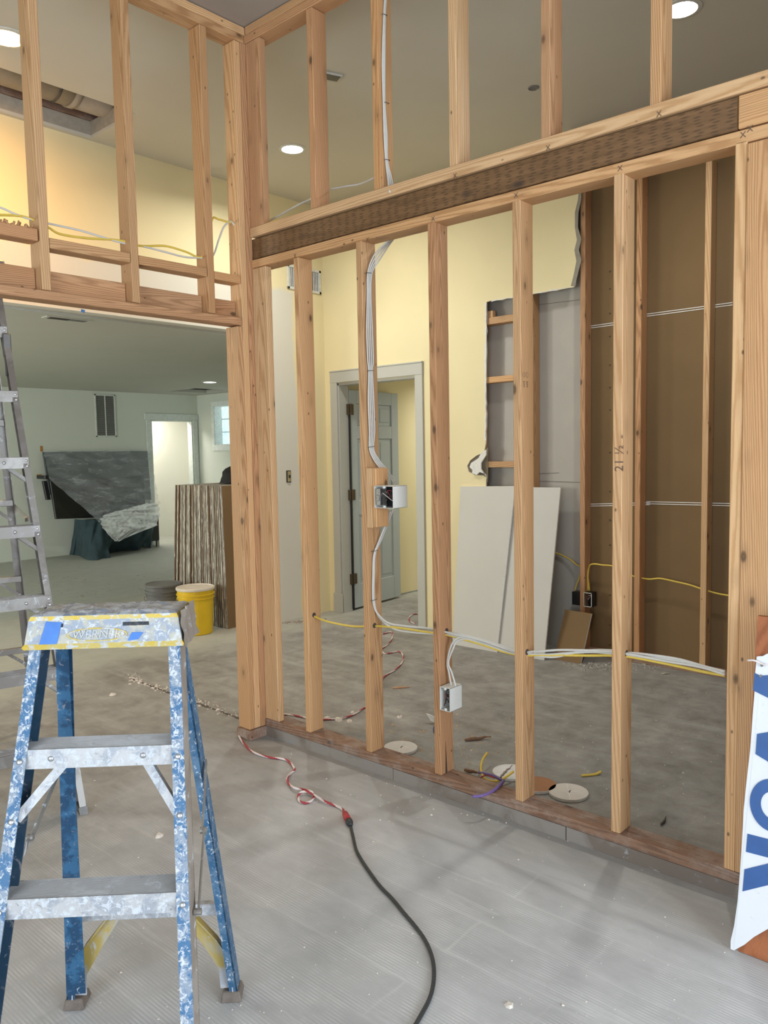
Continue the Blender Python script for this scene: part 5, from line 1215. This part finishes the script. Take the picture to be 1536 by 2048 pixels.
# same red cord in the room beyond the studs
def rcord(name, pl, label, r=.005):
    pts = smooth_path([fl(x, y) for x, y in pl], 8); mb = MB(); mb.tube(pts, r, 8, twist=lambda i, k: 1 if ((k+i*.7) % 8) < 4 else 0)
    tag(mb.build(name, [CWHITE, CRED], smooth=True), label, 'cord')
rcord('extension_cord', [(548, 1429), (575, 1429), (600, 1433), (630, 1439), (680, 1437), (705, 1430), (725, 1418), (742, 1404), (757, 1371), (770, 1352), (790, 1340), (804, 1325), (806, 1311), (797, 1303), (780, 1306), (768, 1307), (764, 1298), (775, 1289), (784, 1277), (783, 1264), (765, 1268)], 'red and white cord curling on the concrete behind the first studs')
rcord('extension_cord', [(833, 1248), (822, 1244), (818, 1236), (826, 1229), (840, 1227), (852, 1225)], 'short far stretch of red and white cord near the open door')

# ------------------------------------------------------------------ cut-out discs, scraps, debris
def disc(name, x, y, r, top, label, z=.0, tilt=(0, 0), th=.0127, grooves=False):
    c = AZ(x, y, z+th); t_ = thing(name, V3((c.x, c.y, z)), label, 'disc')
    mb = MB(); mb.lathe((c.x, c.y, z+.001), [(r-.001, 0), (r, .001), (r, th-.001), (r-.001, th)], 40)
    mb.m[-1] = 1; b_ = mb.build('board', [GYPS, top], t_)
    if grooves:
        for an, l_ in ((.6, .9), (-.9, .5)):
            d_ = V3((cos(an), sin(an), 0)); s_ = V3((-d_.y, d_.x, 0)); MB().obox(V3((c.x, c.y, z+th))-d_*r*l_-s_*.002, d_*2*r*l_, s_*.004, V3((0, 0, .0012))).build('score_ridge', GYPS, t_)
        MB().tube([V3((c.x-.01, c.y-.008, z+th+.001)), V3((c.x+.012, c.y-.002, z+th+.001))], .002, 6).build('center_tear', STEELD, t_)
    return t_
DT = plain('disc_top', (.66, .62, .58), .85, 0, .05, 20)
disc('drywall_disc', 801, 1494, .083, DT, 'round drywall cut-out behind the second lower stud, farthest left of the discs', grooves=True)
disc('drywall_disc', 1137, 1583, .083, DT, 'round drywall cut-out with a scored cross, nearest the sill', grooves=True)
disc('drywall_disc', 1075, 1568, .080, HARD, 'brown-backed round cut-out beside the scored one')
disc('drywall_disc', 1022, 1543, .083, plain('disc_white', (.74, .74, .76), .8), 'clean white round cut-out under the wire scraps')
mb = MB(); a = AZ(853, 1428, .045); b = AZ(872, 1440, .005); c = AZ(870, 1446, .0); mb.prism([AZ(852, 1427, .05), AZ(862, 1431, .05), AZ(874, 1436, .035), AZ(875, 1447, .004), AZ(862, 1442, .01)], (.006, -.004, 0)); tag(mb.build('drywall_shard', GYPS), 'curved white drywall shard standing behind the split stud', 'drywall scrap')
cable('wire_scrap', [fl(872, 1449), fl(868, 1455), fl(868, 1463), fl(873, 1470)], .004, plain('blue_wire', (.03, .06, .16), .5), 'dark blue wire curl behind the split stud', 'wire scrap')
cable('wire_scrap', [AZ(974, 1506, .05), AZ(965, 1520, .04), AZ(962, 1535, .03), AZ(965, 1550, .03), AZ(975, 1560, .03), AZ(995, 1562, .03), AZ(1010, 1555, .035), AZ(1027, 1543, .05)], .0055, YCABLE, 'curled yellow cable scrap lying over the white disc', 'wire scrap')
cable('wire_scrap', [AZ(1163, 1551, .006), AZ(1178, 1550, .006), AZ(1192, 1548, .006), AZ(1202, 1543, .012)], .0055, YCABLE, 'short yellow cable scrap alone on the concrete', 'wire scrap')
o = cable('wire_scrap', [AZ(945, 1593, .094), AZ(965, 1591, .096), AZ(985, 1582, .098), AZ(1003, 1567, .10), AZ(1007, 1561, .09)], .006, PURPLE, 'purple plastic strip draped over the bottom plate', 'wire scrap')
cable('wire_scrap', [AZ(958, 1545, .03), AZ(975, 1548, .04), AZ(990, 1553, .04), AZ(1003, 1560, .04)], .006, PURPLE, 'purple strip hidden under the yellow cable scrap', 'wire scrap')
cable('wire_scrap', [AZ(957, 1557, .04), AZ(972, 1551, .045), AZ(990, 1556, .04)], .003, CRED, 'thin dark red wire scrap crossing the yellow one', 'wire scrap')
def stick(name, a, b, r, mat, label):
    mb = MB(); a, b = V3(a), V3(b); n_ = 8; rq = random.Random(hash(label) % 1000 if False else len(label))
    pts = [a.lerp(b, i/n_)+V3((rq.uniform(-1, 1), rq.uniform(-1, 1), rq.uniform(-.3, .3)))*r*.5 for i in range(n_+1)]
    mb.tube(pts, r, 6, rr=[r*(.35+.65*sin(pi*min(1, .15+i/n_))) for i in range(n_+1)]); tag(mb.build(name, mat), label, 'splinter')
stick('wood_splinter', AZ(930, 1480, .008), AZ(983, 1473, .012), .009, BARK, 'broken brown splinter on the concrete between the split stud and the stamped stud')
stick('wood_splinter', AZ(927, 1540, .012), AZ(960, 1546, .02), .009, BARK, 'reddish stick beside the purple strip')
stick('wood_splinter', AZ(1000, 1555, .03), AZ(1024, 1531, .05), .006, MUD, 'grey sliver resting on the white disc')
stick('bent_nail', AZ(1322, 1650, .006), AZ(1333, 1633, .006), .005, STEELD, 'dark bent nail alone on the concrete behind the sill')
stick('wood_splinter', AZ(785, 1376, .004), AZ(820, 1374, .006), .008, plain('pale_orange_chip', (.52, .30, .17), .8), 'orange wood sliver far behind the second lower bay')
stick('wood_splinter', AZ(1323, 1347, .006), AZ(1340, 1346, .006), .008, plain('pale_offcut', (.5, .45, .36), .8), 'pale little offcut near the brown closet wall')
def chip(name, x, y, s, mat, label, z=0, parent=None, rq=random.Random(2)):
    c = AZ(x, y, z); mb = MB(); n_ = 7; ring_ = []
    R_ = [s*rq.uniform(.5, 1.1) for _ in range(n_)]
    b_ = [c+V3((R_[k]*cos(2*pi*k/n_), R_[k]*sin(2*pi*k/n_), 0)) for k in range(n_)]; t_ = [c+V3((.6*R_[k]*cos(2*pi*k/n_), .6*R_[k]*sin(2*pi*k/n_), s*rq.uniform(.25, .5))) for k in range(n_)]
    mb.v = b_+t_; mb.f = [tuple(range(n_))[::-1], tuple(range(n_, 2*n_))]+[(i, (i+1) % n_, (i+1) % n_+n_, i+n_) for i in range(n_)]; mb.m = [0]*len(mb.f)
    return tag(mb.build(name, mat), label, 'debris')
for x, y, s, lab in ((317, 1672, .022, 'white compound chip on the floor between the ladder legs'), (1020, 2012, .016, 'white crumb near the bottom edge, right of the black cord'), (676, 1440, .030, 'white foam-like lump beside the red cord, left piece'), (700, 1443, .022, 'white lump beside the red cord, right piece'),
                     (655, 1437, .024, 'pinkish scrap in the first bay by the red cord'), (225, 1390, .025, 'pale flake on the floor seen through the blue ladder'), (800, 1435, .024, 'pale flake in the second lower bay'), (705, 1425, .02, 'pale flake above the red cord')):
    chip('plaster_chip', x, y, s, CHIP, lab)
def scatter(name, n_, fx, smin, smax, mat, label, seed, cat='debris', hgt=.4):
    rq = random.Random(seed); mb = MB()
    for i in range(n_):
        x, y = fx(rq); c = AZ(x, y, 0); c.z += .0002; s = rq.uniform(smin, smax)*(1 if rq.random() > .12 else 1.8); a_ = rq.random()*6.28; m_ = 4
        b_ = [c+V3((s*rq.uniform(.5, 1)*cos(a_+2*pi*k/m_), s*rq.uniform(.3, 1)*sin(a_+2*pi*k/m_), 0)) for k in range(m_)]; t_ = [c.lerp(q, .6)+V3((0, 0, s*hgt)) for q in b_]
        mb.add(b_+t_, [(3, 2, 1, 0), (4, 5, 6, 7), (0, 1, 5, 4), (1, 2, 6, 5), (2, 3, 7, 6), (3, 0, 4, 7)])
    tag(mb.build(name, mat), label, cat, kind='stuff')
scatter('plaster_crumbs', 330, lambda r: (r.uniform(180, 1460), 1480+r.random()*560), .0012, .004, CHIP, 'tiny pale plaster crumbs strewn over the near floor', 1)
scatter('floor_crumbs', 260, lambda r: (r.uniform(560, 1450), 1330+r.random()**.8*320), .002, .006, CHIP, 'pale crumbs scattered on the concrete beyond the studs', 2)
scatter('sawdust', 420, lambda r: (r.gauss(860, 75), r.gauss(1485, 26)), .002, .006, SHAV, 'wood shavings sprinkled around the split stud', 3)
scatter('sawdust', 160, lambda r: (r.gauss(1000, 45), r.gauss(1490, 25)), .0015, .005, SHAV, 'thin trail of wood shavings left of the stamped stud', 4)
scatter('closet_debris', 500, lambda r: (r.gauss(1235, 50), 1326+abs(r.gauss(0, 8))), .003, .010, plain('grey_rubble', (.40, .38, .34), .9, 0, .3, 40), 'grey-white crumbled plaster heap along the brown closet wall', 5)
scatter('saw_cut_debris', 200, lambda r: (lambda t: (262+(470-262)*t+r.gauss(0, 5), 1355+(1432-1355)*t+r.gauss(0, 4)))(r.random()**1.8), .003, .011, CHIP, 'crumbs along the dark cut line across the concrete', 6)
scatter('far_floor_dirt', 120, lambda r: (r.uniform(60, 345), r.uniform(1150, 1195)), .006, .022, MUD, 'brown dirt flecks on the far room floor', 7, hgt=.1)
scatter('wall_foot_dust', 150, lambda r: (lambda t: (560+90*t+r.gauss(0, 3), 1246-9*t+abs(r.gauss(0, 2))))(r.random()), .004, .012, MUD, 'dusty crumbs along the foot of the pale wall', 8, hgt=.3)
# saw cut line in the slab
mb = MB(); a = AZ(262, 1357, .001); b = AZ(480, 1437, .001)
rq = random.Random(12); n_ = 40
for i in range(n_):
    p = a.lerp(b, i/n_); q = a.lerp(b, (i+1)/n_); w0 = rq.uniform(.006, .016); mb.box((p.x-w0, min(p.y, q.y)-.002, 0), (p.x+w0*.6, max(p.y, q.y)+.002, .0012))
struct('trim_10', mb, plain('cut_line', (.10, .08, .07), .9))
